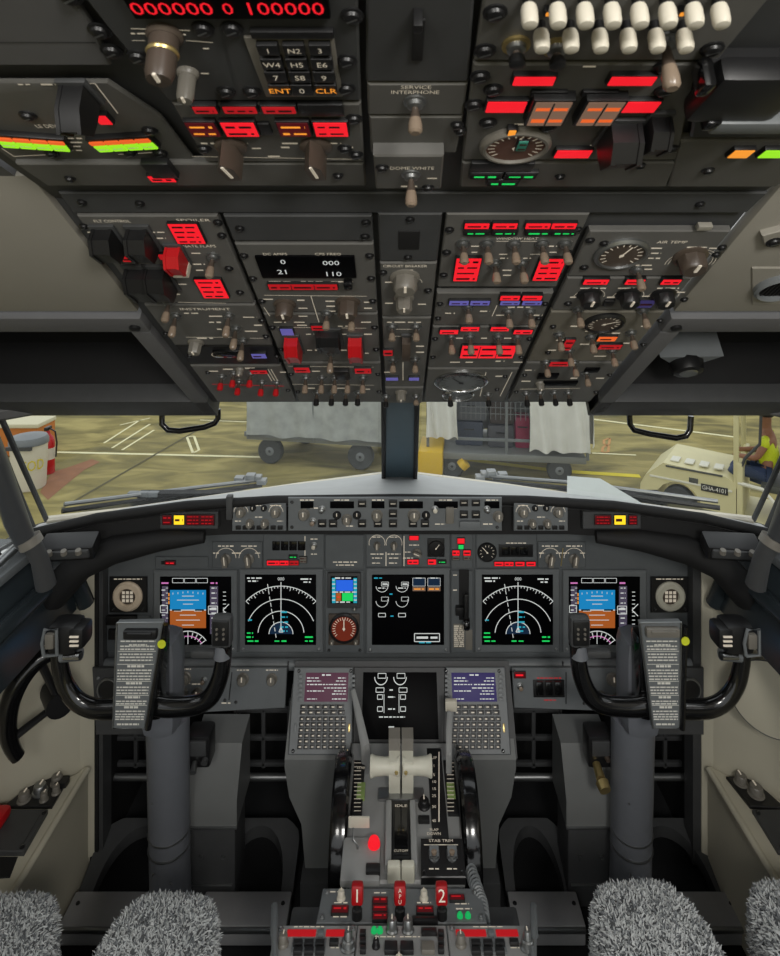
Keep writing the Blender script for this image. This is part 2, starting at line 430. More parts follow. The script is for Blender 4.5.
P.light(319, 328, 15, 4, G_REDD, 1); P.light(287, 332, 12, 6, G_VIO)
for x, y, w in ((280, 322, 12), (302, 325, 10), (344, 326, 12), (366, 322, 10), (312, 334, 12), (345, 334, 10), (368, 334, 8), (312, 350, 10), (345, 350, 10), (366, 353, 9)): P.words(x, y, w)
P.line((278, 327), (366, 328)); ed(P, 224, 372, 316, 360, 2); P.done()
P = ov('generator_switch_panel', 'overhead module with two red lights over a row of toggles', 224, 372, 363, 402)
P.light(302, 370, 15, 4.5, G_REDD, 1); P.light(363, 371, 16, 4.5, G_REDD, 1)
for x in (306, 322, 335, 348, 363): P.toggle(x, 377, L=.030)
for x in (317, 332, 346, 358): P.toggle(x, 392, BLACK, L=.026)
P.line((288, 366), (374, 367)); P.line((292, 384), (374, 385)); P.block('push_button', 342, 376, 14, 8, .008, BLACK)
for x, y, w in ((316, 371, 8), (345, 371, 8), (310, 388, 10), (340, 388, 10), (366, 389, 9)): P.words(x, y, w)
ed(P, 224, 372, 365, 400, 2, .0036); P.done()

# --- column 3: centre
P = ov('recorder_cover_panel', 'plain overhead cover with a black square opening in its middle', 378, 442, 214, 261, mt=FRAMEG)
P.block('black_opening', 409, 241, 21, 18, .0015, MATTE); P.screws((410, 219), (408, 257), r=.004); P.done()
P = ov('circuit_breaker_light_panel', 'overhead module with two large grey faceted knobs in line', 378, 442, 263, 316)
P.knob(405, 277, .0155, .022, KNOB, 8); P.knob(404, 297, .011, .022, KNOB, 8)
P.text('CIRCUIT BREAKER', 405, 266, 2.4, 44); P.words(408, 270, 10); P.words(389, 282, 8); P.words(389, 303, 8); P.words(422, 304, 8)
P.arc(406, 283, 16, .1, PI - .1); P.screws((383, 272), (428, 290)); P.done()
P = ov('emergency_exit_light_panel', 'narrow overhead module with a brown central guard and four toggles', 378, 442, 318, 386)
for x, y in ((392, 326), (416, 326), (393, 359), (415, 359)): P.toggle(x, y, L=.024)
P.guard(406, 343, 8, 16, KNOBD, .022); P.light(388, 353, 9, 5, G_REDD, 1); P.light(392, 379, 12, 2.5, G_VIO); P.light(414, 379, 10, 2.5, G_VIO)
P.words(404, 322, 34); P.line((392, 329), (418, 329)); P.line((394, 336), (418, 336)); P.words(420, 346, 8); P.words(420, 352, 8); P.line((403, 356), (403, 380)); P.words(387, 372, 6); P.done()
P = ov('lighting_knob_panel', 'small overhead module with a grey knob above the windshield post', 378, 442, 388, 403)
P.knob(401, 392, .009, .018, KNOB, 8); P.toggle(386, 396, BLACK, L=.022); P.toggle(416, 396, L=.018); P.done()

# --- column 4: heat, ice, hydraulics
P = ov('window_heat_panel', 'overhead module with a red and green light row over seven toggles', 446, 588, 214, 287)
for x in (477, 505, 538, 564): P.light(x, 226, 24, 5, G_RED, 1); P.light(x, 233, 24, 4.5, MATTE, 1, pm=G_GRN)
for x in (463, 487, 514, 542, 565): P.toggle(x, 243, L=.028)
for x in (495, 522): P.toggle(x, 263, L=.028)
P.light(467, 270, 24, 22, G_RED, 4); P.light(549, 270, 25, 21, G_RED, 4)
P.text('WINDOW HEAT', 517, 238.5, 2.3, 42)
for t, x in (('SIDE', 463), ('FWD', 488), ('FWD', 543), ('SIDE', 566)): P.text(t, x, 242, 2.6, 12)
for x, y, w in ((475, 246, 8), (475, 252, 7), (553, 246, 8), (553, 252, 7), (504, 254, 10), (504, 258, 8), (507, 270, 9), (507, 275, 8), (527, 258, 8)): P.words(x, y, w)
P.line((496, 241), (542, 241)); P.line((530, 254), (545, 254)); ed(P, 446, 588, 218, 286, 3); P.done()
P = ov('wing_anti_ice_panel', 'overhead module with blue and red lights over three toggles', 446, 588, 293, 325)
P.light(459, 303, 19, 4, G_VIO, 1); P.light(480, 303, 19, 4, G_VIO, 1)
for x in (510, 532): P.light(x, 298, 19, 4, G_RED, 1); P.light(x, 303, 19, 3.6, G_VIO, 1)
P.toggle(468, 306, L=.026); P.toggle(508, 311, L=.026); P.toggle(530, 311, L=.026)
for x, y, w in ((450, 313, 10), (485, 311, 10), (519, 307, 22), (500, 315, 8), (538, 315, 9)): P.words(x, y, w)
P.line((497, 305), (492, 316)); ed(P, 446, 588, 296, 325, 2, .0036); P.done()
P = ov('hydraulic_pump_panel', 'overhead module with a long red block between four toggles', 446, 588, 327, 367)
for x, y in ((449, 332), (470, 329), (500, 329), (523, 332)): P.light(x, y, 18, 3.6, G_RED, 1)
P.light(488, 352, 53, 12, G_RED, 2, split=3)
for x in (451, 470, 498, 517): P.toggle(x, 336, L=.030)
for x, y, w in ((460, 338, 8), (485, 338, 8), (508, 338, 8), (455, 362, 10), (470, 362, 9), (500, 361, 9), (518, 362, 9)): P.words(x, y, w)
ed(P, 446, 588, 329, 366, 2, .0036); P.done()
P = ov('cabin_altitude_gauge_panel', 'overhead module with two wide oval looking dials at its front', 446, 588, 369, 401)
P.gauge(461, 381, 25, LEDGE, CHROME, 2.2, BLACK); P.gauge(458, 394, 15, LEDGE, CHROME, .6, BLACK)
P.words(500, 376, 9); P.line((512, 372), (500, 396)); P.line((486, 372), (480, 396)); P.screws((497, 389), (505, 376), r=.0036)
for x in (450, 488): P.toggle(x, 394, BLACK, L=.024)
P.done()

# --- column 5: air
P = ov('air_temperature_panel', 'overhead module with a dark oval dial and large faceted selector', 596, 742, 231, 276)
P.gauge(621, 253, 25, KNOBD, STEEL, 1.2, PRINT); P.knob(690, 256, .0165, .022, KNOBD, 8)
P.text('AIR TEMP', 672, 242, 2.6, 30); P.arc(690, 262, 24, -.2, PI + .2); P.arc(690, 262, 21, -.2, PI + .2)
for x, y, w in ((657, 248, 12), (656, 253, 10), (654, 258, 12), (714, 248, 10), (697, 247, 20), (643, 265, 18), (644, 269, 16)): P.words(x, y, w)
P.toggle(637, 269, L=.030); P.screws((590, 240), (604, 243), (722, 247), (716, 254), (584, 267)); P.done()
P = ov('cabin_temperature_panel', 'overhead module with three red lights over three large black knobs', 596, 742, 278, 310)
for x, w in ((596, 24), (635, 18), (671, 18)): P.light(x, 282, w, 4.5, G_RED, 1)
for x, y in ((589, 294), (628, 294), (663, 294)): P.knob(x, y, .0135, .018, BLACK, 8); P.arc(x, y + 2, 15, -.1, PI + .1)
P.words(593, 288, 26); P.words(626, 288, 16); P.words(668, 288, 22); P.light(646, 304, 15, 7, G_PUR, 1); P.block('push_button', 609, 304, 10, 5, .004, BLACK)
for x, y, w in ((574, 297, 8), (611, 297, 8), (646, 296, 8), (681, 292, 8)): P.words(x, y, w)
P.screws((568, 303), (684, 299)); P.done()
P = ov('bleed_air_panel', 'overhead module with an oval dial among toggles and a red glow', 596, 742, 312, 361, mt=mat('panel_warm_grey', S(112, 108, 98), .5, var=.15))
P.gauge(604, 322, 19, KNOBD, BLACK, .5, PRINT)
for x, y in ((578, 309), (643, 310), (559, 334), (591, 336), (631, 332), (569, 350), (612, 350)): P.toggle(x, y, L=.028)
P.light(568, 345, 9, 10, G_REDD, 2); P.light(610, 347, 22, 4, G_REDD, 1); P.light(607, 339, 18, 4, G_ORA, 1)
for x, y, w in ((560, 340, 8), (585, 344, 10), (625, 343, 9), (590, 331, 10), (616, 333, 8), (645, 326, 8), (575, 326, 9), (552, 350, 8), (600, 356, 12)): P.words(x, y, w)
P.line((598, 344), (592, 352), 1.2, BLACK); P.line((598, 344), (624, 343), 1.2, BLACK); P.screws((553, 326), (660, 320), (643, 344), (548, 352), r=.0038); P.done()
P = ov('cabin_pressure_panel', 'overhead module with toggles at the front right of the ceiling', 596, 742, 363, 401)
P.light(560, 364, 20, 4, G_REDD, 1)
for x, y in ((546, 362), (574, 362), (586, 372), (540, 392), (554, 392), (526, 393), (568, 392)): P.toggle(x, y, BLACK if y > 380 else TIP, L=.026)
P.block('display_window', 592, 371, 14, 4, .003, SCREEN); P.block('display_window', 548, 377, 20, 5, .003, SCREEN); P.block('display_window', 560, 384, 34, 4, .003, SCREEN)
P.line((520, 389), (580, 388), 1.0); P.knob(540, 383, .007, .014, KNOB, 8)
for x, y, w in ((530, 370, 10), (575, 378, 9), (600, 378, 8), (526, 381, 9)): P.words(x, y, w)
ed(P, 596, 742, 366, 400, 2, .0036); P.done()

# --- aft overhead
def oa(name, label, quad, **k): return Panel(name, label, 'control panel', FA, quad, group='aft overhead panel modules', **k)
P = oa('inertial_display_panel', 'aft overhead module with red digit display and twelve-key keypad', [(66, -25), (357, -25), (361, 101), (168, 101), (105, 25)], mt=FRAMEG)
P.block('display_window', 226, 2, 200, 36, .004, SCREEN)
P.text('000000', 172, 9, 12, 80, m=G_RED, n=P.n + .0045); P.text('0', 228, 9, 11, m=G_RED, n=P.n + .0045); P.text('100000', 284, 9, 12, 74, m=G_RED, n=P.n + .0045)
P.block('keypad_frame', 297, 70, 82, 58, .002, KNOB); P.block('display_hood', 292, 36, 82, 7, .004, BLACK)
keys = [['1', 'N2', '3'], ['W4', 'H5', 'E6'], ['7', 'S8', '9'], ['ENT', '0', 'CLR']]
for r, y in enumerate((51, 65, 78, 91)):
    for c, x in enumerate(((268, 294, 320), (272, 297, 322), (276, 300, 324), (280, 302, 326))[r]):
        P.block('key', x, y, 21, 10, .006, BLACK, .0008)
        P.text(keys[r][c], x, y, 4.5, m=G_AMB if r == 3 and c != 1 else PRINT, n=P.n + .0066)
o = P.knob(165, 34, .0088, .032, KNOBD, 16, name='display_selector_knob'); obj('brass_band', MB().lathe([(.0091, .012), (.0098, .0135), (.0091, .015)], seg=20).mesh('brass_band', [BRASS]), o); P.knob(188, 72, .0058, .022, KNOB, 12)
P.line((131, 28), (190, 30), 1.2); P.line((132, 40), (145, 40)); P.line((186, 40), (213, 42), 1.0); P.line((219, 26), (238, 95), 1.2, FRAMEG)
for x, y, w in ((140, 33, 18), (178, 34, 16), (206, 48, 6), (205, 73, 8)): P.words(x, y, w, 2)
P.screws((203, 28), (232, 28), (226, 91), (252, 91), (347, 60), (138, 56), (352, 15), (346, 88), r=.0052); P.done()
P = oa('plain_corner_cover', 'plain dark aft overhead cover in the top left corner', [(-60, -25), (56, -25), (92, 25), (112, 66), (-60, 66)], mt=LINERD, thick=.004); P.line((-50, 42), (96, 42), 1.0, BLACK); P.screws((100, 30), (112, 50), (70, -5), r=.0055); P.done()
P = oa('inertial_mode_panel', 'aft overhead module with red light rows over two brown selectors', [(172, 104), (361, 104), (364, 162), (206, 162)])
for x, w in ((205, 22), (240, 32), (279, 32)): P.light(x, 110, w, 6, G_REDD, 1)
for x, w in ((203, 28), (240, 32), (294, 30), (331, 32)):
    P.light(x, 129.5, w, 13, G_DRED if w < 31 else G_RED, 2, pm=G_AMB if w < 31 else None)
P.block('black_window', 321, 111, 44, 11, .004, BLACK); P.block('black_window', 265, 130, 12, 11, .003, BLACK)
for x in (231, 316): P.barknob(x, 145, .0135, .026, KNOBD, .15)
P.line((192, 156), (360, 159), 1.0)
for x, y, w in ((212, 143, 22), (240, 143, 16), (292, 143, 20), (332, 143, 18), (258, 148, 12), (286, 147, 10), (348, 147, 10), (274, 156, 12)): P.words(x, y, w, 2)
P.screws((204, 148), (345, 148), (354, 118), (356, 154), r=.005); P.done()
P = oa('aft_overhead_lip', 'beige strip with one red light under the two brown selectors', [(206, 164), (364, 164), (366, 186), (47, 186), (15, 164)], mt=PANEL)
P.block('black_window', 160, 172, 26, 14, .006, BLACK); P.light(162, 179, 24, 5, G_RED, 1); P.screws((338, 175), (70, 178), r=.004); P.done()
P = oa('leading_edge_device_panel', 'aft overhead module with slanted green and orange light bars', [(-70, 82), (108, 82), (160, 116), (196, 162), (13, 162), (-70, 102)], thick=.003)
for x, y, r in ((34, 138, -.16), (124, 139, .12)):
    u, v, yy = P.p(x, y); k = yy / F
    bar = thing_bar = obj('light_bar', MB().box((0, 0, .002), (66 * k, 26 * k, .006), .001).mesh('light_bar', [BLACK]), P.e, (u, v, P.n), (0, 0, r))
    for i in range(4):
        m = MB(); m.mi(0).box((0, 0, .005), (14.5 * k, 12 * k, .003), .0006); m.mi(1).words(0, 0, 11 * k, 2 * k, .0067, random.Random(i))
        obj('indicator_light', m.mesh('indicator_light', [G_LIME, PRINT], False), bar, ((i - 1.5) * 16 * k, -5 * k, 0))
        m = MB(); m.mi(0).box((0, 0, .005), (14.5 * k, 6 * k, .003), .0006)
        obj('indicator_light', m.mesh('indicator_light', [G_ORA], False), bar, ((i - 1.5) * 16 * k, 6 * k, 0))
P.guard(81, 90, 24, 20, BLACK, .034); P.light(103, 120, 12, 8, G_RED)
P.line((60, 83), (95, 83), 1.2); P.line((95, 83), (118, 113), 1.2); P.line((2, 148), (14, 156), 1.2); P.line((14, 156), (55, 154), 1.2); P.line((118, 154), (155, 152), 1.2)
P.text('LE DEVICES', 53, 126, 3.4, 34); P.words(24, 84, 12, 2); P.words(50, 84, 18, 2)
for y in (138, 142, 146, 150): P.words(75, y, 14, 1.8)
P.screws((52, 153), (130, 152), (28, 115), (150, 130), (160, 152), r=.005); P.done()
P = oa('latch_cover_module', 'plain aft overhead cover with a black slotted latch', [(366, -25), (476, -25), (468, 82), (366, 82)], mt=FRAMEG)
P.block('slot', 418, 42, 12, 40, .002, MATTE); P.block('latch', 418, 30, 9, 8, .012, BLACK); P.done()
P = oa('service_interphone_panel', 'aft overhead module with a single toggle lettered service interphone', [(367, 84), (468, 84), (463, 115), (368, 115)])
P.text('SERVICE', 416, 87, 3.4, 30); P.text('INTERPHONE', 415, 92, 3.4, 48); P.words(416, 96, 12, 2); P.toggle(415, 101, L=.026); P.done()
P = oa('blank_centre_cover', 'plain grey aft overhead cover between interphone and dome light switches', [(369, 117), (463, 117), (456, 153), (371, 153)], mt=PANEL); P.screws((457, 124), (460, 130), r=.004); P.done()
P = oa('dome_light_panel', 'raised aft overhead module with a toggle lettered dome white', [(373, 156), (444, 156), (441, 189), (376, 189)], thick=.02)
P.text('DOME WHITE', 412, 168, 3.0, 44); P.words(411, 172, 9, 2); P.words(432, 178, 10, 2); P.words(410, 186, 18, 2); P.toggle(411, 174, L=.030); P.screws((382, 167), (428, 187), r=.0045); P.done()

P = oa('observer_audio_panel', 'aft overhead module with two rows of white round caps', [(487, -25), (790, -25), (718, 61), (474, 61)], mt=PANEL)
def capm():
    m = MB(); m.mi(0).lathe([(.0032, 0), (.0032, .008)], seg=12)
    m.mi(1).lathe([(.0040, .006), (.0047, .009), (.0047, .016), (.0040, .0185), (.002, .019)], seg=14); return m.mesh('volume_knob', [BLACK, TIPW])
cap = capm()
for x in (529, 557, 584, 611, 638, 666, 692, 718): P.put('volume_knob', cap, x - 1, -3)
for x in (541, 570, 599, 627, 655, 683): P.put('volume_knob', cap, x - 1, 23)
for x, y in ((516, 44), (556, 46)):
    P.put('toggle_ring', cached('ring', lambda: MB().lathe([(.0088, 0), (.0088, .002), (.0062, .002), (.006, 0)], seg=20).mesh('toggle_ring', [BRASS])), x, y); P.toggle(x, y, BLACK, L=.016)
P.toggle(665, 40, L=.034)
for x, y in ((548, 14), (675, 16), (682, 14)): P.light(x, y, 4, 3, G_AMB)
P.screws((485, 50), (495, 12), (712, 48), r=.0055); P.done()
P = oa('engine_control_panel', 'aft overhead module with red lights, two orange guards and round dial', [(473, 64), (700, 64), (676, 160), (462, 160)])
for x, y, w, h in ((534, 81, 40, 8), (632, 81, 44, 8), (506, 107, 38, 10), (637, 107, 40, 10)): P.light(x, y, w, h, G_RED, 0)
for x in (549, 600):
    P.block('black_window', x, 95, 36, 5, .003, BLACK); P.light(x, 114, 34, 22, G_PEACH, 2, split=2, pm=G_ORA, raise_=.008, rim=.002)
P.light(573, 154, 34, 7, G_RED); P.gauge(515, 144, 33, mat('dial_brown', S(104, 70, 58), .5), KNOB, 1.5, PRINT, ticks=16); P.light(512, 133, 7, 5, G_AMB, raise_=.005); P.light(522, 146, 9, 9, mat('dial_teal', S(60, 150, 130), .5), 2, raise_=.005)
P.guard(618, 130, 30, 22, BLACK, .03); P.block('guard_tab', 622, 152, 22, 6, .012, KNOB); P.guard(653, 122, 20, 20, BLACK, .024)
for x, y, w in ((552, 90, 10), (602, 90, 10), (520, 124, 12), (594, 145, 8), (590, 66, 14)): P.words(x, y, w, 2)
P.screws((480, 76), (493, 89), (474, 104), (488, 122), (664, 90), (664, 66), (548, 126), (650, 148), r=.0055); P.done()
P = oa('engine_panel_lip', 'beige strip with three green outlined lights under the round dial', [(462, 163), (676, 163), (666, 187), (460, 187)])
P.block('black_window', 502, 168, 62, 8, .004, BLACK)
for x, y in ((486, 176), (521, 176), (503, 183)): P.light(x, y, 30, 5, MATTE, 1, pm=G_GRN)
P.screws((560, 176), (640, 165), r=.004); P.done()
P = oa('oxygen_mask_box', 'large black hinged box on the aft overhead at the right edge', [(702, 64), (850, 64), (800, 138), (690, 138)], mt=BLACK, thick=.012)
P.block('box_body', 748, 104, 84, 40, .018, BLACK, .006); P.block('box_lid', 752, 130, 72, 10, .020, LEDGE, .003); P.words(748, 72, 50, 3)
P.block('hinge', 706, 92, 12, 12, .02, GLOSS, .003); P.block('hinge', 712, 128, 14, 8, .02, GLOSS, .003); P.done()
P = oa('indicator_strip_panel', 'beige aft overhead strip with one orange and one lime light', [(680, 141), (860, 141), (776, 187), (668, 187)], mt=PANEL)
P.light(741, 154, 19, 7, G_AMB); P.light(774, 154, 24, 7, G_LIME); P.screws((672, 148), (708, 170), r=.0045); P.done()
# ------------------------------------------------------------------ ceiling lining, recesses over the windshields
for sgn in (-1, 1):
    X = lambda a: sgn * a + .004
    def rr(mb, x0, x1, v0, v1, n0, n1): mb.box(((X(x0) + X(x1)) / 2, (v0 + v1) / 2, (n0 + n1) / 2), (abs(x1 - x0), abs(v1 - v0), abs(n1 - n0)), .003)
    vy = lambda y: (y - .66) / math.cos(FO.a)             # distance along the slope for a depth
    m = MB(); rr(m, .378, 1.03, vy(.60), vy(.85), -.012, .004)
    o = m.build('ceiling' if sgn < 0 else 'ceiling.001', LINER); o.location = FO.O; o.rotation_euler = (FO.a, 0, 0); tag(o, kind='structure')
    m = MB()
    rr(m, .380, 1.03, vy(.862), vy(.900), -.03, .008); rr(m, .380, .410, vy(.900), vy(1.225), -.03, .008)
    rr(m, .98, 1.03, vy(.900), vy(1.165), -.03, .008)
    t = thing('ceiling_recess', 'dark framed ceiling recess above the %s windshield%s' % (('left', '') if sgn < 0 else ('right', ' with a lamp inside')), 'recess', FO.O, (FO.a, 0, 0))
    m.build('frame', LINERD, t)
    m = MB(); rr(m, .380, 1.03, vy(1.165), vy(1.238), -.03, .008); m.build('lower_lip', FRAMEG, t)
    m = MB(); rr(m, .395, 1.01, vy(.87), vy(1.19), -.13, -.12); rr(m, .395, .404, vy(.87), vy(1.19), -.125, -.015); rr(m, .395, 1.01, vy(.875), vy(.888), -.125, -.015); rr(m, .395, 1.01, vy(1.17), vy(1.182), -.125, -.015); rr(m, .42, .99, vy(1.03), vy(1.036), -.12, -.105); rr(m, .99, 1.01, vy(.87), vy(1.19), -.125, -.015)
    m.build('recess_box', MATTE, t)
    m = MB(); m.lathe([(.008, 0), (.008, .004), (.004, .005)], (X(.385 + .012), vy(.885), .008), 12); m.build('fastener', BLACK, t)
m = MB(); m.box((0, -.0, 0), (2.6, 1.7, .02)); o = m.build('ceiling.002', LINERD); o.location = (0, -.28, CAM.z + .325); o.rotation_euler = (math.atan2(-.12, 1), 0, 0); tag(o, kind='structure')
for sgn in (-1, 1):
    m = MB(); m.box((sgn * .8 , .21, -.02), (.82, .5, .02)); o = m.build('ceiling.003', LINERD); o.location = FA.O; o.rotation_euler = (FA.a, 0, 0); tag(o, kind='structure')
# reading lamp in the right recess
t = thing('reading_lamp', 'small grey lamp on a winged bracket inside right ceiling recess', 'lamp', FO.world(*FO.hit(688, 358, -.03)[:2], -.03), (FO.a, 0, 0))
m = MB(); m.prism([(-.055, .012), (.055, .018), (.03, -.012), (-.03, -.012)], -.07, .004); m.build('bracket', LEDGE, t)
m = MB(); m.lathe([(.028, .0), (.030, .004), (.026, .022), (.022, .024)], (0, -.012, 0), 10); m.build('lamp_head', BLACK, t)
m = MB(); m.lathe([(.016, .0), (.014, .002)], (0, -.012, .024), 12); m.build('lens', STEEL, t)
# air outlet and latch on the right lining
P = Panel('air_outlet', 'round black air outlet with pale rim on right ceiling lining', 'air vent', FO, [(752, 268), (800, 268), (800, 305), (752, 305)], mt=LINER, thick=.006, plate='mount')
u, v, yy = P.p(778, 286); R = 23 * yy / F
P.put('rim', MB().lathe([(R, 0), (R, .006), (R * .9, .009), (R * .82, .007), (R * .8, 0)], seg=32).mesh('rim', [LEDGE]), 778, 286)
m = MB(); m.lathe([(R * .8, 0), (R * .8, .002)], seg=28)
for k in range(9): m.box(((k - 4) * R * .17, 0, .003), (R * .05, R * 1.2, .004))
P.put('grille', m.mesh('grille', [MATTE]), 778, 286); P.done()
P = Panel('ceiling_latch', 'small pale ceiling latch with black screw above the air outlet', 'latch', FO, [(762, 236), (800, 226), (800, 246), (764, 246)], mt=LINER, thick=.012, plate='latch_body'); P.screws((774, 242), r=.007); P.done()
# grab handles under the recess frames
for pts, lab in (([(162, 411), (162, 424), (168, 430), (180, 431), (205, 427), (215, 423), (218, 418), (218, 409)], 'black grab handle hanging in the left windshield'),
                 ([(629, 409), (630, 424), (634, 430), (650, 434), (676, 438), (686, 436), (690, 430), (691, 416)], 'black grab handle hanging in the right windshield')):
    ps = [at(x, y, 1.262) for x, y in pts]
    o = MB().tube(ps, .0062, 10).build('grab_rail', GLOSS); o2 = o; tag(o, lab, 'handle', 'grab handles over the windshields')
# ------------------------------------------------------------------ glareshield
FG = Frame(1.42, -0.615, PI / 2)
FM = Frame(1.54, -0.87, PI / 2)
def gz(py, y): return CAM.z - (py - PY0) * y / F
WS = [(0.0, 1.83, -.67), (.385, 1.70, -.67), (.65, 1.59, -.67), (.86, 1.50, -.67)]         # foot of the windshields, right half
t = thing('glareshield', 'long dark hood with pale top running under both windshields', 'glareshield', (0, 1.45, CAM.z - .7))
base = Vector(t.location)
m = MB()
# top skin: a strip from the front lip to the windshield foot
front = [(-.86, 1.36, -.632), (-.70, 1.38, -.600), (-.50, 1.40, -.580), (-.30, 1.415, -.574), (0, 1.42, -.572), (.30, 1.415, -.574), (.50, 1.40, -.580), (.70, 1.38, -.600), (.86, 1.36, -.632)]
back = [(-.90, 1.50, -.672), (-.72, 1.60, -.672), (-.52, 1.68, -.672), (-.30, 1.765, -.672), (0, 1.86, -.672), (.30, 1.765, -.672), (.52, 1.68, -.672), (.72, 1.60, -.672), (.90, 1.50, -.672)]
L = lambda p: Vector((p[0], p[1], CAM.z + p[2])) - base
def strip(a, b, dz=0.0, mb=None):
    n = len(a); mb.add([L(p) + Vector((0, 0, dz)) for p in a] + [L(p) + Vector((0, 0, dz)) for p in b], [(i, i + 1, n + i + 1, n + i) for i in range(n - 1)])
mid = [tuple(a[k] + (b_[k] - a[k]) * .5 for k in range(3)) for a, b_ in zip(front, back)]
mt_ = MB(); strip(front, mid, 0, mt_); strip(mid, back, 0, mt_); strip(front, back, -.02, mt_)
mt_.build('top_skin', DASH, t)
# rounded lip along the front edge
MB().tube([L((p[0], p[1] + .004, p[2] - .006)) for p in front], .011, 10).build('lip', MATTE, t)
# face band behind the panels, curving back at both ends
fb = [(-.88, 1.375, 0), (-.70, 1.395, 0), (-.52, 1.415, 0), (-.40, 1.435, 0), (.40, 1.435, 0), (.52, 1.415, 0), (.70, 1.395, 0), (.88, 1.375, 0)]
topz = [-.640, -.612, -.588, -.580, -.580, -.588, -.612, -.640]; botz = [-.70, -.675, -.665, -.668, -.668, -.665, -.675, -.70]
n = len(fb); mf = MB(); mf.add([L((p[0], p[1], z)) for p, z in zip(fb, topz)] + [L((p[0], p[1], z)) for p, z in zip(fb, botz)] + [L((p[0], 1.53, z + .02)) for p, z in zip(fb, botz)],
    [(i, i + 1, n + i + 1, n + i) for i in range(n - 1)] + [(n + i, n + i + 1, 2 * n + i + 1, 2 * n + i) for i in range(n - 1)])
mf.build('face', MATTE, t)
# drooping eyebrow hoods at both ends
for s in (-1, 1):
    ps = [L((s * x, y, z)) for x, y, z in ((.46, 1.41, -.662), (.56, 1.40, -.666), (.66, 1.39, -.682), (.74, 1.385, -.715), (.79, 1.38, -.77), (.80, 1.38, -.80))]
    MB().tube(ps, [.014, .024, .032, .036, .036, .026], 10).build('end_hood', MATTE, t)

def gp(name, label, x0, x1, y0, y1, group=None, **k): return Panel(name, label, 'control panel', FG, [(x0, y0), (x1, y0), (x1, y1), (x0, y1)], thick=.012, group=group, **k)
P = gp('mode_control_panel', 'long autopilot panel of knobs and buttons in glareshield centre', 288, 502, 498, 531, mt=BEZEL)
for x, w in ((307, 13), (342, 24), (378, 13), (411, 24), (446, 24), (492, 15)): P.block('digit_window', x, 505, w, 7, .001, SCREEN)
for x, y, r in ((304, 514, .011), (347, 519, .010), (377, 515, .011), (414, 515, .012), (498, 516, .010)): P.knob(x, y, r, .016, KNOB, 16)
for x, y in ((337, 515), (357, 515), (426, 515)): P.knob(x, y, .008, .008, BLACK, 14)
for x, y in ((322, 524), (333, 524), (362, 524), (378, 524), (393, 524), (362, 504), (393, 504), (393, 514), (413, 524), (425, 524), (464, 503), (476, 503), (464, 515), (476, 515)):
    P.block('push_button', x, y, 8, 7, .006, BLACK, .0008); P.text('=', x, y, 2.5, 5, n=P.n + .0065)
for x in (322, 487): P.toggle(x, 509, STEEL, L=.016)
P.toggle(313, 521, L=.018); P.toggle(435, 509, TIPW, L=.014)
P.block('thumbwheel', 450, 516, 8, 16, .008, KNOB, .002); P.block('disengage_bar', 470, 525, 20, 6, .010, LEDGE, .001)
for x, y, w in ((307, 500, 14), (342, 500, 16), (378, 500, 12), (411, 500, 14), (446, 500, 14), (492, 500, 12), (314, 508, 8), (455, 508, 6), (440, 524, 10), (488, 524, 10), (350, 526, 8)): P.words(x, y, w, 1.5)
P.screws((292, 527), (497, 527), (292, 502), r=.003); P.done()
for x0, lab in ((232, 'grey flight instrument selector panel left of the autopilot panel'), (514, 'grey flight instrument selector panel right of the autopilot panel')):
    P = gp('instrument_selector_panel', lab, x0, x0 + 54, 503, 531, group='selector panels beside the autopilot panel', mt=BEZEL)
    for dx, dy, r in ((9, 9, .010), (44, 9, .010), (18, 20, .008), (33, 20, .008)): P.knob(x0 + dx, 503 + dy, r, .014, KNOB, 14)
    for dx in (21, 32): P.knob(x0 + dx, 508, .006, .008, BLACK, 12)
    for k in range(7): P.block('push_button', x0 + 6 + k * 7, 528, 5, 3.6, .004, BLACK, .0006)
    for dx, dy, w in ((9, 2.5, 10), (27, 2.5, 12), (44, 2.5, 12), (27, 14, 8), (6, 18, 6), (48, 18, 6)): P.words(x0 + dx, 503 + dy, w, 1.3)
    P.arc(x0 + 9, 512, 7, 0, PI); P.arc(x0 + 44, 512, 7, 0, PI); P.done()
for x0, lab, xs in ((160, 'warning light panel with lit yellow square at glareshield left', 0), (583, 'warning light panel with lit yellow square at glareshield right', 1)):
    P = gp('warning_light_panel', lab, x0, x0 + 58, 512, 529, group='warning light panels on the glareshield', mt=FRAMEG)
    if not xs:
        P.light(x0 + 19, 520, 10, 9, G_YEL, 1); P.light(x0 + 7, 520, 9, 9, G_DRED, 2, pm=G_REDD); P.light(x0 + 40, 520, 28, 10, G_DRED, 3, split=2, pm=G_REDD)
    else:
        P.light(x0 + 37, 520, 11, 9, G_YEL, 1); P.light(x0 + 20, 520, 16, 9, G_DRED, 3, pm=G_REDD); P.light(x0 + 50, 520, 8, 9, G_DRED, 3, pm=G_REDD)
    P.done()
m = MB(); m.box((0, 0, 0), (.014, .016, .055), .002); o = m.build('sight_post', FRAMEG); o.location = at(250, 496, 1.40); o.location = at(249, 507, 1.405); o.location.x -= .045
tag(o, 'short grey post at the left end of glareshield', 'post')
for s, lab in ((-1, 'black map light box at the far left of the glareshield'), (1, 'black map light box at the far right of the glareshield')):
    c = Vector((s * .735 - .0, 1.335, CAM.z - .648)); t = thing('map_light_box', lab, 'light', c, (math.radians(22), 0, s * -.12), 'map light boxes')
    MB().box((0, 0, 0), (.115, .05, .036), .006).build('housing', BLACK, t)
    MB().box((0, -.024, .004), (.10, .012, .022), .004).build('control_face', FRAMEG, t)
    for k in (-.03, .0, .03):
        MB().lathe([(.007, 0), (.006, .01)], (0, 0, 0), 12).build('rotary_knob', KNOB, t, (k, -.03, .010))
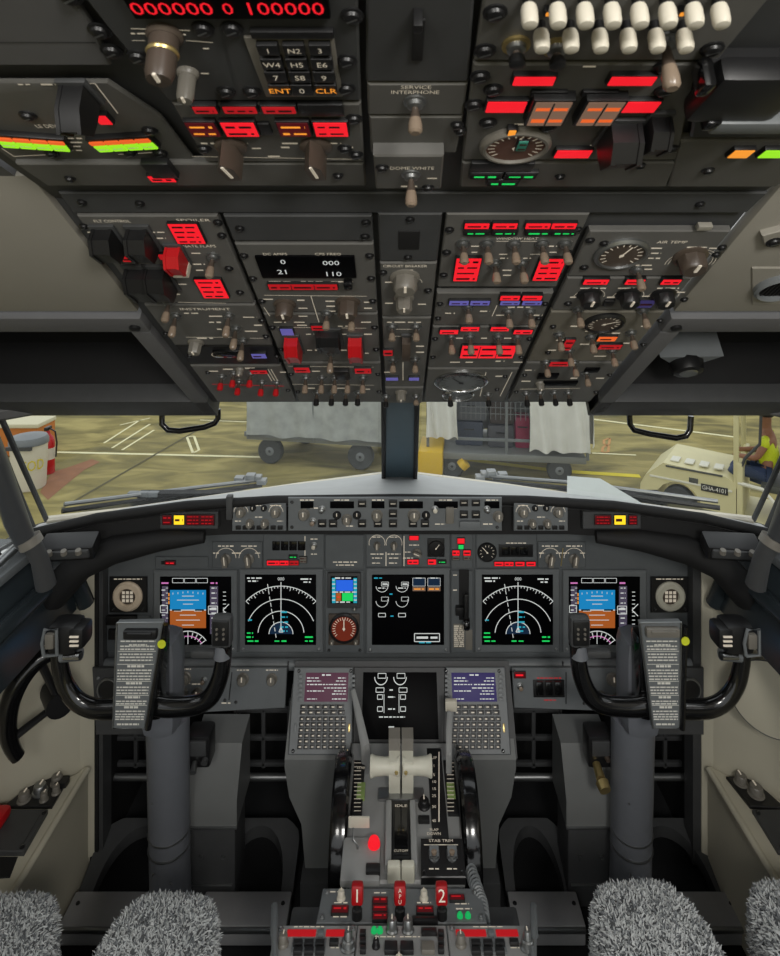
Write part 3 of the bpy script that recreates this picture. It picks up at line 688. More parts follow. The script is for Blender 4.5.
# ------------------------------------------------------------------ main instrument panel
t = thing('main_instrument_panel', 'wide dark grey instrument board under the glareshield', 'instrument panel', FM.world(0, 0), (PI / 2, 0, 0))
m = MB()
def mu(px, py): h = FM.hit(px, py); return (h[0], h[1])
m.prism([mu(84, 566), mu(110, 540), mu(170, 533), mu(640, 533), mu(696, 540), mu(716, 566), mu(714, 662), mu(88, 662)], -.02, -.004); m.build('board', MIPG, t)
h0, h1 = mu(92, 661), mu(708, 661)
MB().tube([(h0[0], h0[1], .012), (h1[0], h1[1], .012)], .014, 14).build('lower_rail', LEDGE, t)
for x in (290, 390, 470, 560): 
    u, v = mu(x, 660); MB().box((0, 0, 0), (.002, .026, .004)).build('rail_joint', BLACK, t, (u, v, .026))

def disp(name, label, box, group=None):
    x0, y0, x1, y1 = box
    P = Panel(name, label, 'display screen', FM, [(x0, y0), (x1, y0), (x1, y1), (x0, y1)], mt=BEZEL, thick=.006, group=group, plate='bezel', ch=.003)
    P.screws((x0 + 4, y1 - 4), (x1 - 4, y1 - 4), r=.0028, mt=STEEL)
    return P
def scr(P, x0, y0, x1, y1):
    o = P.block('screen', (x0 + x1) / 2, (y0 + y1) / 2, x1 - x0, y1 - y0, .0022, SCREEN, .0006); P.n += .0024; P.sc = o
    return P
def fill(P, x0, y0, x1, y1, m, dn=0.0):
    a = P.p(x0, y0); b_ = P.p(x1, y1); P.lm(m).rect((a[0] + b_[0]) / 2, (a[1] + b_[1]) / 2, abs(a[0] - b_[0]), abs(a[1] - b_[1]), P.n + .0002 + dn)
def pfd(x0, label, bx):                                # attitude screen, x0 = left edge of the lit screen
    P = disp('primary_flight_display', label, bx, 'attitude display screens'); scr(P, x0, 577, x0 + 71, 645)
    fill(P, x0 + 10, 590, x0 + 46, 610, G_SKY); fill(P, x0 + 10, 610, x0 + 46, 628, G_BRO)
    P.line((x0 + 10, 610), (x0 + 46, 610), 1.0, G_WHT)
    P.n += .0003
    for y, w in ((596, 12), (600, 22), (604, 10), (615, 16), (620, 24), (625, 12)): P.line((x0 + 28 - w / 2, y), (x0 + 28 + w / 2, y), .7, G_WHT)
    P.line((x0 + 12, 610), (x0 + 21, 610), 1.6, BLACK); P.line((x0 + 35, 610), (x0 + 44, 610), 1.6, BLACK); P.line((x0 + 14, 611), (x0 + 22, 611), .6, G_WHT); P.line((x0 + 34, 611), (x0 + 42, 611), .6, G_WHT)
    for k in range(-3, 4): P.line((x0 + 28 + k * 5, 591 + abs(k) * .5), (x0 + 28 + k * 5, 593 + abs(k) * .5), .6, G_WHT)
    fill(P, x0 - .0 + 2, 586, x0 + 8, 632, G_TAPE); fill(P, x0 + 50, 586, x0 + 58, 634, G_TAPE)
    for y in range(588, 634, 5): P.line((x0 + 6, y), (x0 + 8, y), .6, G_WHT); P.words(x0 + 54, y, 5, 1.6, G_WHT); P.words(x0 + 3.5, y + 2, 3.5, 1.4, G_WHT)
    for y in (593, 597, 601): P.line((x0 + 9, y), (x0 + 9, y + 3), 1.0, G_AMB)
    for y in range(592, 632, 4): P.line((x0 + 63, y), (x0 + 66, y), .7, G_WHT)
    P.line((x0 + 63, 610), (x0 + 69, 604), .8, G_WHT); P.line((x0 + 63, 610), (x0 + 69, 616), .8, G_WHT)
    a = P.p(x0 + 28, 653); k = a[2] / F
    for r in (22, 17): P.lm(G_WHT if r == 22 else G_MAG).ring((a[0], a[1]), (r - .5) * k, (r + .4) * k, P.n + .0003, PI * .19, PI * .81, 18)
    for i in range(9):
        an = PI * (.2 + .6 * i / 8); P.lm(G_WHT).line((a[0] + 15 * k * math.cos(an), a[1] + 15 * k * math.sin(an)), (a[0] + 21 * k * math.cos(an), a[1] + 21 * k * math.sin(an)), .8 * k, P.n + .0003)
    P.line((x0 + 28, 631), (x0 + 28, 644), .7, G_WHT)
    P.words(x0 + 60, 633, 7, 3, G_GRN)
    for i in range(3): P.lm(G_WHT); a_ = P.p(x0 + 18 + i * 12, 580.5); P.let.rectline(a_[0], a_[1], 11 * k, 4.5 * k, .5 * k, P.n + .0002)
    for x in (x0 + 5, x0 + 54): P.words(x, 583, 7, 2.4, G_MAG)
    a_ = P.p(x0 + 53, 610); P.lm(G_WHT).rectline(a_[0], a_[1], 9 * k, 8 * k, .7 * k, P.n + .0004); P.words(x0 + 53, 609, 7, 3, G_WHT)
    a_ = P.p(x0 + 4, 609); P.lm(G_WHT).rectline(a_[0], a_[1], 7 * k, 7 * k, .7 * k, P.n + .0004)
    P.done()
pfd(160, 'left outboard screen with blue and brown horizon, partly behind the yoke', (153, 571, 237, 653))
pfd(569, 'right outboard screen with blue and brown horizon, partly behind the yoke', (563, 571, 647, 653))
def nd(x0, label, bx):
    P = disp('navigation_display', label, bx, 'navigation display screens'); scr(P, x0, 575, x0 + 71, 645)
    a = P.p(x0 + 36, 634); k = a[2] / F; z = P.n + .0003
    for r, s0 in ((48, .24), (35, .12), (23, 0.02), (12, 0.0)):
        P.lm(G_WHT).ring((a[0], a[1]), (r - .42) * k, (r + .36) * k, z, PI * s0, PI * (1 - s0), 36)
    for i in range(25):
        an = PI * (.24 + .52 * i / 24); l = 4 if i % 3 == 0 else 2.2
        P.lm(G_WHT).line((a[0] + 48 * k * math.cos(an), a[1] + 48 * k * math.sin(an)), (a[0] + (48 - l) * k * math.cos(an), a[1] + (48 - l) * k * math.sin(an)), .6 * k, z)
    P.line((x0 + 36, 582), (x0 + 36, 632), .8, G_WHT)
    for i in range(9): P.line((x0 + 22.5 + i * 1.0, 584 + i * 6.2), (x0 + 23.2 + i * 1.0, 588 + i * 6.2), .7, G_WHT)
    for yy, w in ((612, 6), (617, 7), (622, 8), (627, 8), (631, 7)): P.words(x0 + 39, yy, w, 2.2, G_CYA)
    P.lm(G_NAVY).ring((a[0], a[1]), 0, 11.5 * k, P.n + .0001, 0, PI, 16)
    P.line((x0 + 34, 632), (x0 + 36, 627), .8, G_WHT); P.line((x0 + 38, 632), (x0 + 36, 627), .8, G_WHT); P.line((x0 + 34, 632), (x0 + 38, 632), .8, G_WHT)
    P.text('000', x0 + 36, 579, 3.2, m=G_WHT)
    for x, y, w, m_ in ((10, 578, 16, G_WHT), (8, 581, 10, G_WHT), (61, 579, 11, G_WHT), (62, 582, 7, G_WHT), (5, 620, 4, G_CYA), (5, 633, 6, G_GRN), (5, 637, 7, G_GRN), (8, 641, 11, G_GRN), (32, 641, 5, G_GRN), (39, 641, 5, G_GRN), (64, 637, 8, G_GRN), (64, 641, 8, G_GRN)): P.words(x0 + x, y, w, 2, m_)
    P.done()
nd(245, 'left square map screen with white range arcs', (239, 570, 323, 653)); nd(482, 'right square map screen with white range arcs', (475, 570, 560, 653))
P = disp('engine_display', 'centre upper screen with engine dials and two orange bars', (366, 569, 450, 654)); scr(P, 372, 575, 444, 645)
k = P.p(400, 600)[2] / F * 1.0
for x in (382, 402):
    for y, s in ((586, 1), (601, 0)):
        a = P.p(x, y); P.lm(G_WHT).ring((a[0], a[1]), 5.7 * k, 6.25 * k, P.n + .0003, PI, PI * 2.1, 16)
        P.let.rectline(a[0] + 3 * k, a[1] + 2 * k, 7 * k, 4 * k, .45 * k, P.n + .0003)
        if s: P.words(x + 3, y - 2, 5, 2.2, G_WHT); P.words(x, y + 2, 8, 1.5, G_WHT)
    a = P.p(x, 615); P.let.rectline(a[0], a[1], 7 * k, 3.6 * k, .6 * k, P.n + .0003)
P.words(378, 578, 8, 1.6, G_CYA); P.words(392, 616, 3, 1.6, G_CYA); P.words(391, 594, 3, 1.6, G_CYA)
for x in (419, 434):
    a = P.p(x, 582); P.lm(G_NAVY).rect(a[0], a[1], 12 * k, 8 * k, P.n + .0002); P.lm(G_WHT).rectline(a[0], a[1], 12.5 * k, 8 * k, .4 * k, P.n + .0003); fill(P, x - 6.4, 587, x + 6.4, 591, G_PEACH); P.words(x, 578, 7, 1.6, G_WHT)
    P.n += .0003; P.words(x, 589, 10, 1.8, G_AMB); P.n -= .0003
a = P.p(427, 637.5); P.lm(G_WHT).rectline(a[0], a[1], 25 * k, 8 * k, .8 * k, P.n + .0003); P.words(427, 637.5, 21, 3.4, G_WHT); P.words(425, 642.5, 12, 1.8, G_CYA); P.done()

def ip(name, label, x0, y0, x1, y1, cat='control panel', **k): return Panel(name, label, cat, FM, [(x0, y0), (x1, y0), (x1, y1), (x0, y1)], thick=k.pop('thick', .003), mt=k.pop('mt', MIPG), **k)
P = ip('standby_instrument_panel', 'narrow panel of small standby screen above a rust red dial', 325, 571, 364, 653)
P.block('standby_bezel', 344, 591, 33, 35, .010, FRAMEG, .003); P.n += .0102
P.block('standby_screen', 344, 590, 27, 27, .001, SCREEN); P.n += .0012
fill(P, 336, 580, 353, 591, glow('screen_cobalt', S(40, 96, 214))); fill(P, 332, 578, 335.5, 603, G_CYA); fill(P, 353.5, 578, 357, 603, G_CYA); fill(P, 336, 593, 341, 601, G_BRO); fill(P, 342, 593, 353, 601, G_GRN)
P.n += .0003
P.words(343, 578, 16, 2, G_WHT); P.words(344, 592, 22, 1.8, G_WHT); P.words(343, 602, 14, 2, G_WHT); P.words(339, 597, 4, 1.5, G_RED)
for y in range(580, 602, 4): P.words(355.3, y, 3, 1.4, G_WHT); P.words(333.7, y, 3, 1.4, G_WHT)
P.n -= .0117
P.knob(355, 606, .005, .018, STEEL, 12)
P.block('dial_case', 344, 630, 31, 31, .006, KNOBD, .003); P.n += .006
P.gauge(344, 628, 14, G_OXB, BLACK, 1.57, PRINT, ticks=20, name='bearing_dial'); P.knob(332, 642, .005, .008, KNOB, 12); P.knob(356, 642, .005, .008, KNOB, 12); P.line((337, 641), (351, 641)); P.n -= .006
P.words(344, 567 + 6, 26, 1.5); P.screws((329, 650), (360, 650), r=.003); P.done()
P = ip('nameplate_strip', 'plain dark strip with a line of white print over standby screen', 325, 535, 364, 569); P.words(345, 562, 24, 1.6); P.words(345, 565, 18, 1.4); P.done()
P = ip('gear_lever_panel', 'narrow panel with the landing gear lever and red green lights', 451, 571, 473, 653)
P.block('lever_slot', 464, 595, 10, 50, .0015, MATTE)
o = P.put('gear_lever', MB().box((0, -.01, .028), (.010, .075, .012), .004).box((0, .0, .014), (.008, .012, .03), .002).mesh('gear_lever', [BLACK]), 465, 598)
obj('lever_wheel', MB().lathe([(.013, -.008), (.016, -.004), (.016, .004), (.013, .008)], seg=18).mesh('lever_wheel', [GLOSS]), o, (0, -.048, .028), (0, PI / 2, 0))
P.block('lever_stop', 460, 612, 8, 8, .014, BLACK)
P.block('placard', 459, 636, 11, 24, .001, KNOB); P.n += .0012
for y in range(626, 648, 2): P.words(459, y, 10, 1.3, PRINT)
P.n -= .0012
P.block('placard', 469, 640, 7, 20, .001, KNOB); P.words(455, 575, 4, 1.5); P.words(455, 590, 4, 1.5); P.done()
P = ip('gear_light_panel', 'small black panel of red and green lights above gear lever', 451, 534, 473, 569)
P.light(461, 541, 7, 5, G_RED); P.light(461, 547, 5, 4, G_GRN)
for x in (456, 467): P.light(x, 553, 7, 5, G_RED, 1); P.light(x, 558, 7, 4, KNOB, 1)
P.done()
P = ip('left_selector_panel', 'panel of two grey selectors above the left screens', 212, 542, 262, 568)
for x in (226, 249): P.barknob(x, 559, .0135, .018, KNOB, .1); P.arc(x, 558, 10, 0, PI); P.words(x, 546, 16, 1.6); P.words(x - 10, 553, 6, 1.4); P.words(x + 9, 553, 6, 1.4)
P.done()
P = ip('right_selector_panel', 'panel of two grey selectors above the right screens', 538, 542, 586, 568)
for x in (550, 574): P.barknob(x, 559, .0135, .018, KNOB, -.1); P.arc(x, 558, 10, 0, PI); P.words(x, 546, 16, 1.6); P.words(x - 8, 553, 6, 1.4); P.words(x + 9, 553, 6, 1.4)
P.line((563, 548), (561, 566), 1.0, BRASS); P.done()
P = ip('left_annunciator_panel', 'panel with black windows and red light row above left map screen', 263, 534, 324, 568)
for k in range(4): P.block('button_window', 276 + k * 8.5, 546, 7.5, 9, .003, GLOSS)
P.light(273, 563, 12, 4.5, G_RED, 1); P.light(284, 563, 9, 4.5, G_RED, 1); P.light(294, 563, 9, 4.5, G_REDD, 1); P.light(303, 560, 7, 6, KNOB, 2); P.light(293, 557, 8, 3, MATTE, 1, pm=G_GRN)
P.toggle(314, 545, TIPW, L=.016); P.words(314, 539, 7, 1.3); P.words(314, 554, 6, 1.3); P.line((305, 536), (305, 556), .8); P.done()
P = ip('engine_limit_panel', 'panel of two small knobs above the centre engine screen', 366, 534, 402, 567)
for x in (377, 394): P.barknob(x, 545, .009, .014, KNOB); P.arc(x, 543, 8, -.3, PI + .3); P.words(x, 537, 9, 1.3); P.words(x, 554, 13, 1.4); P.words(x, 558, 10, 1.4); P.words(x - 1, 563, 8, 1.3)
P.line((386, 552), (386, 566)); P.done()
P = ip('flap_gauge_panel', 'panel with a small black flap dial beside red lights', 403, 534, 450, 567)
P.light(414, 538, 9, 4, G_RED); P.light(413, 562, 11, 4.5, G_RED, 1); P.light(432, 562, 8, 5, G_RED, 1); P.light(442, 562, 8, 3, MATTE, 1, pm=G_GRN)
P.block('dial_case', 436, 548, 17, 18, .004, BLACK); P.gauge(436, 548, 8, SCREEN, BLACK, .9, PRINT, ticks=10); P.barknob(417, 552, .010, .016, KNOB, 1.2)
for x, y, w in ((414, 545, 10), (408, 552, 6), (408, 558, 10)): P.words(x, y, w, 1.3)
P.line((404, 536), (404, 566)); P.done()
P = ip('right_annunciator_panel', 'panel with small clock dial, black windows and red light row', 476, 534, 537, 568)
P.gauge(487, 552, 9, BLACK, BLACK, 2.3, PRINT, ticks=10); P.block('window_frame', 516, 551, 34, 12, .003, BLACK)
for k in range(3): P.block('button_window', 506 + k * 9, 551, 8, 8, .005, GLOSS)
for k, x in enumerate((499, 509, 520, 531)): P.light(x, 564, 9, 4, G_RED, 1)
P.words(516, 543, 20, 1.3); P.done()
for x, sg, lab in ((128, -1, 'round pale rimmed clock on the left outboard panel'), (670, 1, 'round pale rimmed clock on the right outboard panel')):
    P = ip('round_clock', lab, x - 19, 577, x + 19, 613, 'clock', group='outboard clocks', mt=BLACK, plate='case')
    a = P.p(x, 596); k = a[2] / F * .87
    P.put('dial_ring', MB().lathe([(17 * k, 0), (17 * k, .004), (15 * k, .008), (10 * k, .008), (9 * k, .004), (9 * k, 0)], seg=36).mesh('dial_ring', [mat('ring_cream' if sg < 0 else 'ring_grey', S(214, 196, 172) if sg < 0 else S(190, 188, 172), .5)]), x, 596)
    m = MB(); m.mi(0).lathe([(9.2 * k, 0), (9.2 * k, .003)], seg=28); m.mi(1)
    for i in (-1, 0, 1):
        for j in (-1, 0, 1): m.rect(i * 4.6 * k, j * 4.6 * k, 3.4 * k, 3.4 * k, .0034)
    P.put('dial_face', m.mesh('dial_face', [KNOBD, PRINT]), x, 596); P.words(x, 575 + 4, 28, 1.5)
    P.screws((x - 15, 609), (x + 15, 609), r=.003); P.done()
P = ip('outboard_switch_panel', 'dark panel of small black modules under the left clock', 100, 616, 150, 652)
P.block('switch_module', 120, 621, 32, 9, .008, BLACK); P.words(120, 620, 24, 1.4); P.block('switch_module', 121, 635, 26, 10, .008, BLACK); P.block('switch_module', 140, 640, 12, 12, .006, MATTE); P.screws((104, 648), r=.003, mt=STEEL); P.done()
P = ip('alert_light_panel', 'narrow strip with one small red lettered light above left attitude screen', 155, 557, 208, 568); P.light(170, 563, 10, 3.6, G_DRED, 1, pm=G_RED); P.block('push_button', 163, 563, 4, 3, .003, BLACK); P.done()
# lower panels under the rail
FLW = Frame(1.50, -1.06, math.radians(80))
P = Panel('left_lower_panel', 'pale grey lower left panel with round knobs beside the yoke', 'control panel', FLW, [(180, 668), (287, 668), (285, 708), (176, 714)], mt=LEDGE)
for x, y, r in ((185, 678, .013), (198, 693, .011), (184, 692, .008), (243, 679, .012), (272, 679, .011)): P.knob(x, y, r, .016, KNOB, 14); P.words(x, y - 9, 12, 1.4)
P.toggle(204, 680, L=.016); P.screws((228, 671), (225, 700), (236, 702), r=.003); P.words(226, 703, 9, 2.2); P.line((232, 672), (229, 700), 1.0, BLACK); P.done()
P = Panel('right_lower_panel', 'pale grey lower right panel with three black rocker switches', 'control panel', FLW, [(512, 668), (622, 668), (626, 712), (514, 708)], mt=LEDGE)
P.block('switch_frame', 549, 689, 31, 17, .004, BLACK)
for k in range(3): P.block('rocker_switch', 540 + k * 9.5, 689, 7, 13, .012, GLOSS, .002)
P.words(549, 678, 24, 1.5, G_REDD); P.light(520, 675, 11, 6, G_DRED, 1, pm=G_RED); P.toggle(520, 686, L=.016); P.line((566, 672), (566, 704), 1.0, BLACK); P.words(550, 700, 12, 1.3, G_REDD)
for x, y, r in ((612, 679, .012), (601, 696, .010), (617, 696, .007)): P.knob(x, y, r, .016, KNOB, 14)
P.screws((514, 671), (580, 671), (584, 703), r=.003); P.done()
for x0, x1, s, lab in ((92, 150, -1, 'dark lower panel at the far left under the rail'), (655, 704, 1, 'dark lower panel at the far right under the rail')):
    P = Panel('outboard_lower_panel', lab, 'panel', FLW, [(x0, 668), (x1, 668), (x1, 735), (x0 + (4 if s < 0 else 0), 735)], mt=FRAMEG, group='outboard lower panels')
    cx = 108 if s < 0 else 690
    P.gauge(cx, 689, 10, BLACK, STEEL, 0, BLACK, name='air_knob', ticks=2); P.screws((x0 + 6, 678), r=.003, mt=STEEL); P.done()
# ------------------------------------------------------------------ pedestal
FC = Frame(1.50, -1.01, math.atan2(.153, .11))
FT = Frame(1.20, -1.128, 0.0)
FR = Frame(1.07, -1.121, math.atan2(-.043, .17))
t = thing('pedestal_body', 'grey pedestal shell standing on floor between the two pilot positions', 'pedestal', (0, 1.30, 0))
def W(mb, name, m, parent=t): 
    off = Vector(parent.location); mb.v = [tuple(Vector(v) - off) for v in mb.v]; return mb.build(name, m, parent)
m = MB(); m.box((.008, 1.235, .215), (.205, .32, .42), .01); W(m, 'core', PED)
for s in (-1, 1):
    m = MB(); z1 = CAM.z - 1.165
    a0, a1, b0, b1 = s * .267, s * .150, s * .222, s * .158
    m.add([(a0, 1.385, z1), (a1, 1.385, z1), (a1, 1.385, z1 - .02), (a0, 1.385, z1 - .02), (b1, 1.41, .10), (b0, 1.41, .10), (a0, 1.49, z1 + .1), (a1, 1.49, z1 + .1), (b1, 1.49, .10), (b0, 1.49, .10),
           (a0 * .97, 1.40, z1 - .10), (a1, 1.40, z1 - .10), (b0 * 1.04, 1.405, z1 - .17), (b1, 1.405, z1 - .17), (a0 * .97, 1.49, z1 - .10), (a1, 1.49, z1 - .10)],
          [(0, 1, 2, 3), (3, 2, 11, 10), (10, 11, 13, 12), (12, 13, 4, 5), (0, 6, 7, 1), (6, 14, 15, 7), (14, 9, 8, 15), (5, 4, 8, 9), (0, 3, 10, 14, 6), (10, 12, 5, 9, 14), (1, 7, 15, 11, 2), (11, 15, 8, 4, 13)])
    W(m, 'shell', PED)
    m = MB(); m.box((s * .19, 1.44, .06), (.08, .13, .12), .004); W(m, 'foot', FRAMEG)
m = MB(); m.extr([(1.502, CAM.z - 1.03), (1.50, CAM.z - 1.015), (1.392, CAM.z - 1.168), (1.40, CAM.z - 1.18), (1.53, CAM.z - 1.18), (1.53, CAM.z - 1.03)], 0, -.262, .272); W(m, 'sloping_bay', FRAMEG)
m = MB(); m.box((.005, .985, .20), (.40, .17, .40), .006); W(m, 'aft_stand', FRAMEG)
for s, px in ((-1, 274), (1, 534)):
    ps = [FR.world(*FR.hit(px - s * 0, y)[:2], n) for y, n in ((922, -.02), (917, .016), (926, .022), (956, .022), (990, .02))]
    m = MB(); m.tube(ps, .0055, 8); W(m, 'edge_rail', LEDGE)
P0 = t
def cdu(quad, sx0, sx1, lab, sm, kx0, kx1):
    P = Panel('flight_computer_unit', lab, 'flight computer', FC, quad, mt=BEZEL, thick=.010, group='keyed flight computer units', ch=.002)
    x0, x1 = sx0, sx1
    P.block('screen', (x0 + x1) / 2, 687, x1 - x0, 29, .0012, sm, .0004); n0 = P.n; P.n += .0014
    rr = random.Random(x0)
    P.words((x0 + x1) / 2, 675, 9, 2.2, G_WHT)
    for y, w0, w1 in ((678, 12, 8), (681, 14, 10), (684.5, 18, 20), (688, 0, 22), (691, 17, 12), (694, 0, 14), (699, 10, 14)):
        if w0: P.words(x0 + 2 + w0 / 2, y, w0, 1.5, G_WHT)
        if w1: P.words(x1 - 2 - w1 / 2, y, w1, 1.5, G_WHT)
    P.n = n0
    for i in range(6):
        for x in (x0 - 5 + (0 if i else 0) , x1 + 5): P.block('line_key', x, 676 + i * 4.6, 4, 3, .004, LEDGE, .0006)
    def key(x, y, w): P.block('key', x, y, w, 3.6, .0035, BLACK, .0005); P.words(x, y, w * .6, 1.6, PRINT)
    n_ = P.n
    def row(y, n, w, a, b_):
        for i in range(n):
            P.n = n_; P.block('key', a + (b_ - a) * (i + .5) / n, y, w, 4.6, .0035, BLACK, .0005); P.n = n_ + .0038; P.words(a + (b_ - a) * (i + .5) / n, y, w * .42, 1.7, PRINT)
    row(707, 6, 6.8, kx0, kx1 - 2); row(712.5, 6, 6.8, kx0 - .5, kx1 - 1)
    for r in range(6): row(719 + r * 5.6, 8, 5.1, kx0 - .8 - r * .5, kx1 + .2)
    P.n = n_
    P.block('status_light', kx1 + 3, 728, 2, 9, .002, BRASS); P.block('status_light', kx0 - 5, 728, 2, 9, .002, LEDGE)
    P.screws((x0 - 6, 671), (x1 + 3, 671), (kx0 - 7, 751), (kx1 + 2, 751), r=.003); P.done()
cdu([(294, 667), (353, 667), (352, 755), (288, 755)], 305, 348, 'keyed flight computer left of the lower screen with plum coloured display', G_PLUM, 300, 346)
cdu([(446, 667), (505, 667), (511, 755), (449, 755)], 452, 496, 'keyed flight computer right of the lower screen with purple display', G_PUR, 454, 501)
P = Panel('lower_engine_display', 'black lower centre screen above the thrust levers with white engine symbols', 'display screen', FC, [(354, 667), (445, 667), (444, 745), (353, 745)], mt=FRAMEG, thick=.004, plate='bezel')
P.block('screen', 400, 705, 75, 67, .0022, SCREEN, .0006); P.n += .0024; k = P.p(390, 690)[2] / F
for x in (381, 400):
    a = P.p(x, 677); P.lm(G_WHT).ring((a[0], a[1]), 6 * k, 6.8 * k, P.n + .0003, PI, PI * 2, 16); P.let.rectline(a[0] + 1 * k, a[1] + 1 * k, 8 * k, 4 * k, .6 * k, P.n + .0003)
for x in (380, 403):
    for y, w in ((690, 8), (697, 5), (709, 5)): a = P.p(x, y); P.let.rectline(a[0], a[1], w * k, 3.6 * k, .6 * k, P.n + .0003)
    P.line((x + (4 if x < 390 else -4), 694), (x + (4 if x < 390 else -4), 713), .6, G_WHT)
for y, w in ((690, 4), (697, 7), (709, 7), (717, 26), (727, 6)): P.words(391.5 if w < 20 else 392, y, w, 1.8, G_WHT)
P.done()
# --- throttle quadrant
P = Panel('throttle_quadrant', 'pale grey throttle quadrant with two cream thrust levers', 'throttle quadrant', FT, [(352, 742), (456, 742), (465, 882), (342, 882)], mt=DECK, thick=.01, plate='deck', ch=.004)
def T(px, py, n): u, v, y = FT.hit(px, py, n); return Vector((u - P.u0, v - P.v0, n))
for px, sx, lab in ((385, -1, 'left'), (417, 1, 'right')):
    cxp = 394.5 if sx < 0 else 407.5
    a, b_, c = T(cxp, 789, .012), T(cxp, 767, .070), T(cxp, 742, .085)
    root = MB(); x0 = a.x - .0115; 
    prof = [(a.y - .012, .008), (a.y + .03, .008), (b_.y + .022, .080), (b_.y + .014, .092), (b_.y - .010, .088), (b_.y - .016, .062)]
    root.extr(prof, 0, a.x - .0115, a.x + .0115)
    lv = root.build('thrust_lever', CREAM, P.e)
    g = MB(); g.lathe([(.015, 0), (.019, .002), (.0165, .014), (.0155, .03), (.017, .050), (.020, .058), (.019, .061)], seg=18)
    obj('lever_grip', g.mesh('lever_grip', [CREAM]), lv, (a.x - sx * .011, b_.y, .072), (0, sx * PI / 2, 0))
    r = MB(); r.extr([(b_.y + .012, .085), (b_.y + .022, .084), (b_.y + .035, .118), (b_.y + .030, .128), (b_.y + .006, .124), (b_.y + .004, .116), (b_.y + .02, .112)], 0, a.x - .012, a.x + .012)
    obj('reverse_lever', r.mesh('reverse_lever', [KNOB]), lv)
    obj('lever_button', MB().lathe([(.004, 0), (.003, .003)], seg=10).mesh('lever_button', [BRASS]), lv, (a.x - sx * .004, b_.y - .018, .074), (PI / 2, 0, 0))
P.block('lever_shroud', 401, 793, 46, 12, .006, STEEL, .003)
for x in (388.5, 413.5): P.block('slot_side', x, 830, 6, 64, .018, DECK, .003)
P.block('dark_slot', 401, 828, 19, 58, .004, BLACK); P.block('slot_plate', 401, 828, 13, 50, .006, GLOSS); P.text('IDLE', 401, 806, 2.6, 12, n=P.n + .0066); P.text('CUTOFF', 401, 851, 2.4, 14, n=P.n + .0066)
for x in (394, 408): P.block('fuel_cutoff_lever', x, 863, 13, 8, .030, CREAM, .004)
# flap scale, trim scales, horn button
P.block('flap_scale', 437, 790, 15, 90, .003, BLACK); P.line((439, 752), (439, 822), 1.0, PRINT, n=P.n + .0034)
for s_, y in (('UP', 758), ('1', 766), ('5', 775), ('10', 782), ('15', 789), ('25', 796), ('30', 807), ('40', 821), ('FLAP', 830), ('DOWN', 834)): P.text(s_, 434, y, 2.8, m=PRINT, n=P.n + .0034)
P.knob(424, 806, .010, .014, BLACK, 16); P.block('horn_button', 424, 818, 11, 6, .006, BLACK); P.words(424, 818, 9, 2)
for x, gx in ((358, 361), (451, 451)):
    P.block('trim_scale', x, 786, 11, 54, .004, BLACK); P.block('green_band', gx, 790, 8, 16, .006, mat('green_band_%d' % x, S(140, 164, 96), .5)); 
    for y in range(763, 812, 4): P.line((x - 4, y), (x + 3, y), .7, PRINT, n=P.n + .0064)
P.text('STAB', 361, 768, 2.4, 8, n=P.n + .0046)
# speed brake lever, flap lever, parking brake
def bar(name, pts, r, m, tag_=None):
    ps = [T(*p) for p in pts]; o = MB().tube(ps, r, 8, .45, up=(0, 1, 0)).build(name, m, P.e); return o
bar('speed_brake_lever', [(366, 765, .01), (365, 745, .055), (358, 712, .085), (353, 690, .11)], [.010, .010, .008, .0055], DECK)
o = bar('flap_lever', [(449, 775, .01), (449, 755, .05), (449, 730, .075), (450, 712, .09)], .0065, DECK)
obj('lever_knob', MB().box((0, 0, 0), (.027, .012, .024), .003).mesh('lever_knob', [TIPW]), o, T(451, 705, .092))
P.block('side_box', 361, 858, 38, 44, .012, DECK, .004)
o = bar('parking_brake_lever', [(357, 852, .014), (358, 846, .03), (353, 840, .038), (353, 828, .045)], .0022, STEEL)
obj('lever_tag', MB().box((0, 0, 0), (.040, .004, .020), .001).mesh('lever_tag', [TIPW]), o, T(359, 822, .05))
P.words(357, 856, 16, 2); P.put('warning_lamp', cached('lamp', lambda: MB().lathe([(.0115, 0), (.0115, .006), (.009, .013), (.004, .016)], seg=16).mesh('warning_lamp', [G_RED])), 374, 846, P.n + .010)
P.block('push_button', 373, 867, 14, 9, .018, BLACK, .002)
P.done()
P = Panel('stabilizer_trim_panel', 'small black panel with two guarded toggles right of the fuel cutoff levers', 'control panel', FT, [(421, 838), (463, 838), (466, 877), (421, 877)], base=.011, thick=.014, mt=BLACK, plate='plate')
P.text('STAB TRIM', 441, 841, 2.8, 24); P.line((424, 845), (458, 845), .8)
for x in (434, 452): P.guard(x, 855, 9, 7, LEDGE, .012); P.toggle(x, 858, L=.014); P.words(x, 849, 9, 1.8); P.words(x, 869, 10, 2)
P.screws((424, 873), (462, 873), r=.003); P.done()
# trim wheels
for s, lab in ((-1, 'black glossy trim wheel left of the throttle quadrant'), (1, 'black glossy trim wheel right of the throttle quadrant')):
    w = thing('trim_wheel', lab, 'trim wheel', (s * .128 + .008, 1.235, CAM.z - 1.178), (0, PI / 2, 0), 'trim wheels')
    m = MB(); m.lathe([(.070, -.012), (.108, -.013), (.116, -.017), (.123, -.012), (.125, 0), (.123, .012), (.116, .017), (.108, .013), (.070, .012)], seg=56); m.build('rim', GLOSS, w)
    m = MB(); m.lathe([(.03, -.018), (.072, -.010), (.072, .010), (.03, .018)], seg=32); m.build('hub', BLACK, w)
    MB().ring((0, 0), .100, .107, .0142, .3, .9, 10).ring((0, 0), .100, .107, -.0142, .3, .9, 10).build('index_mark', PRINT, w)
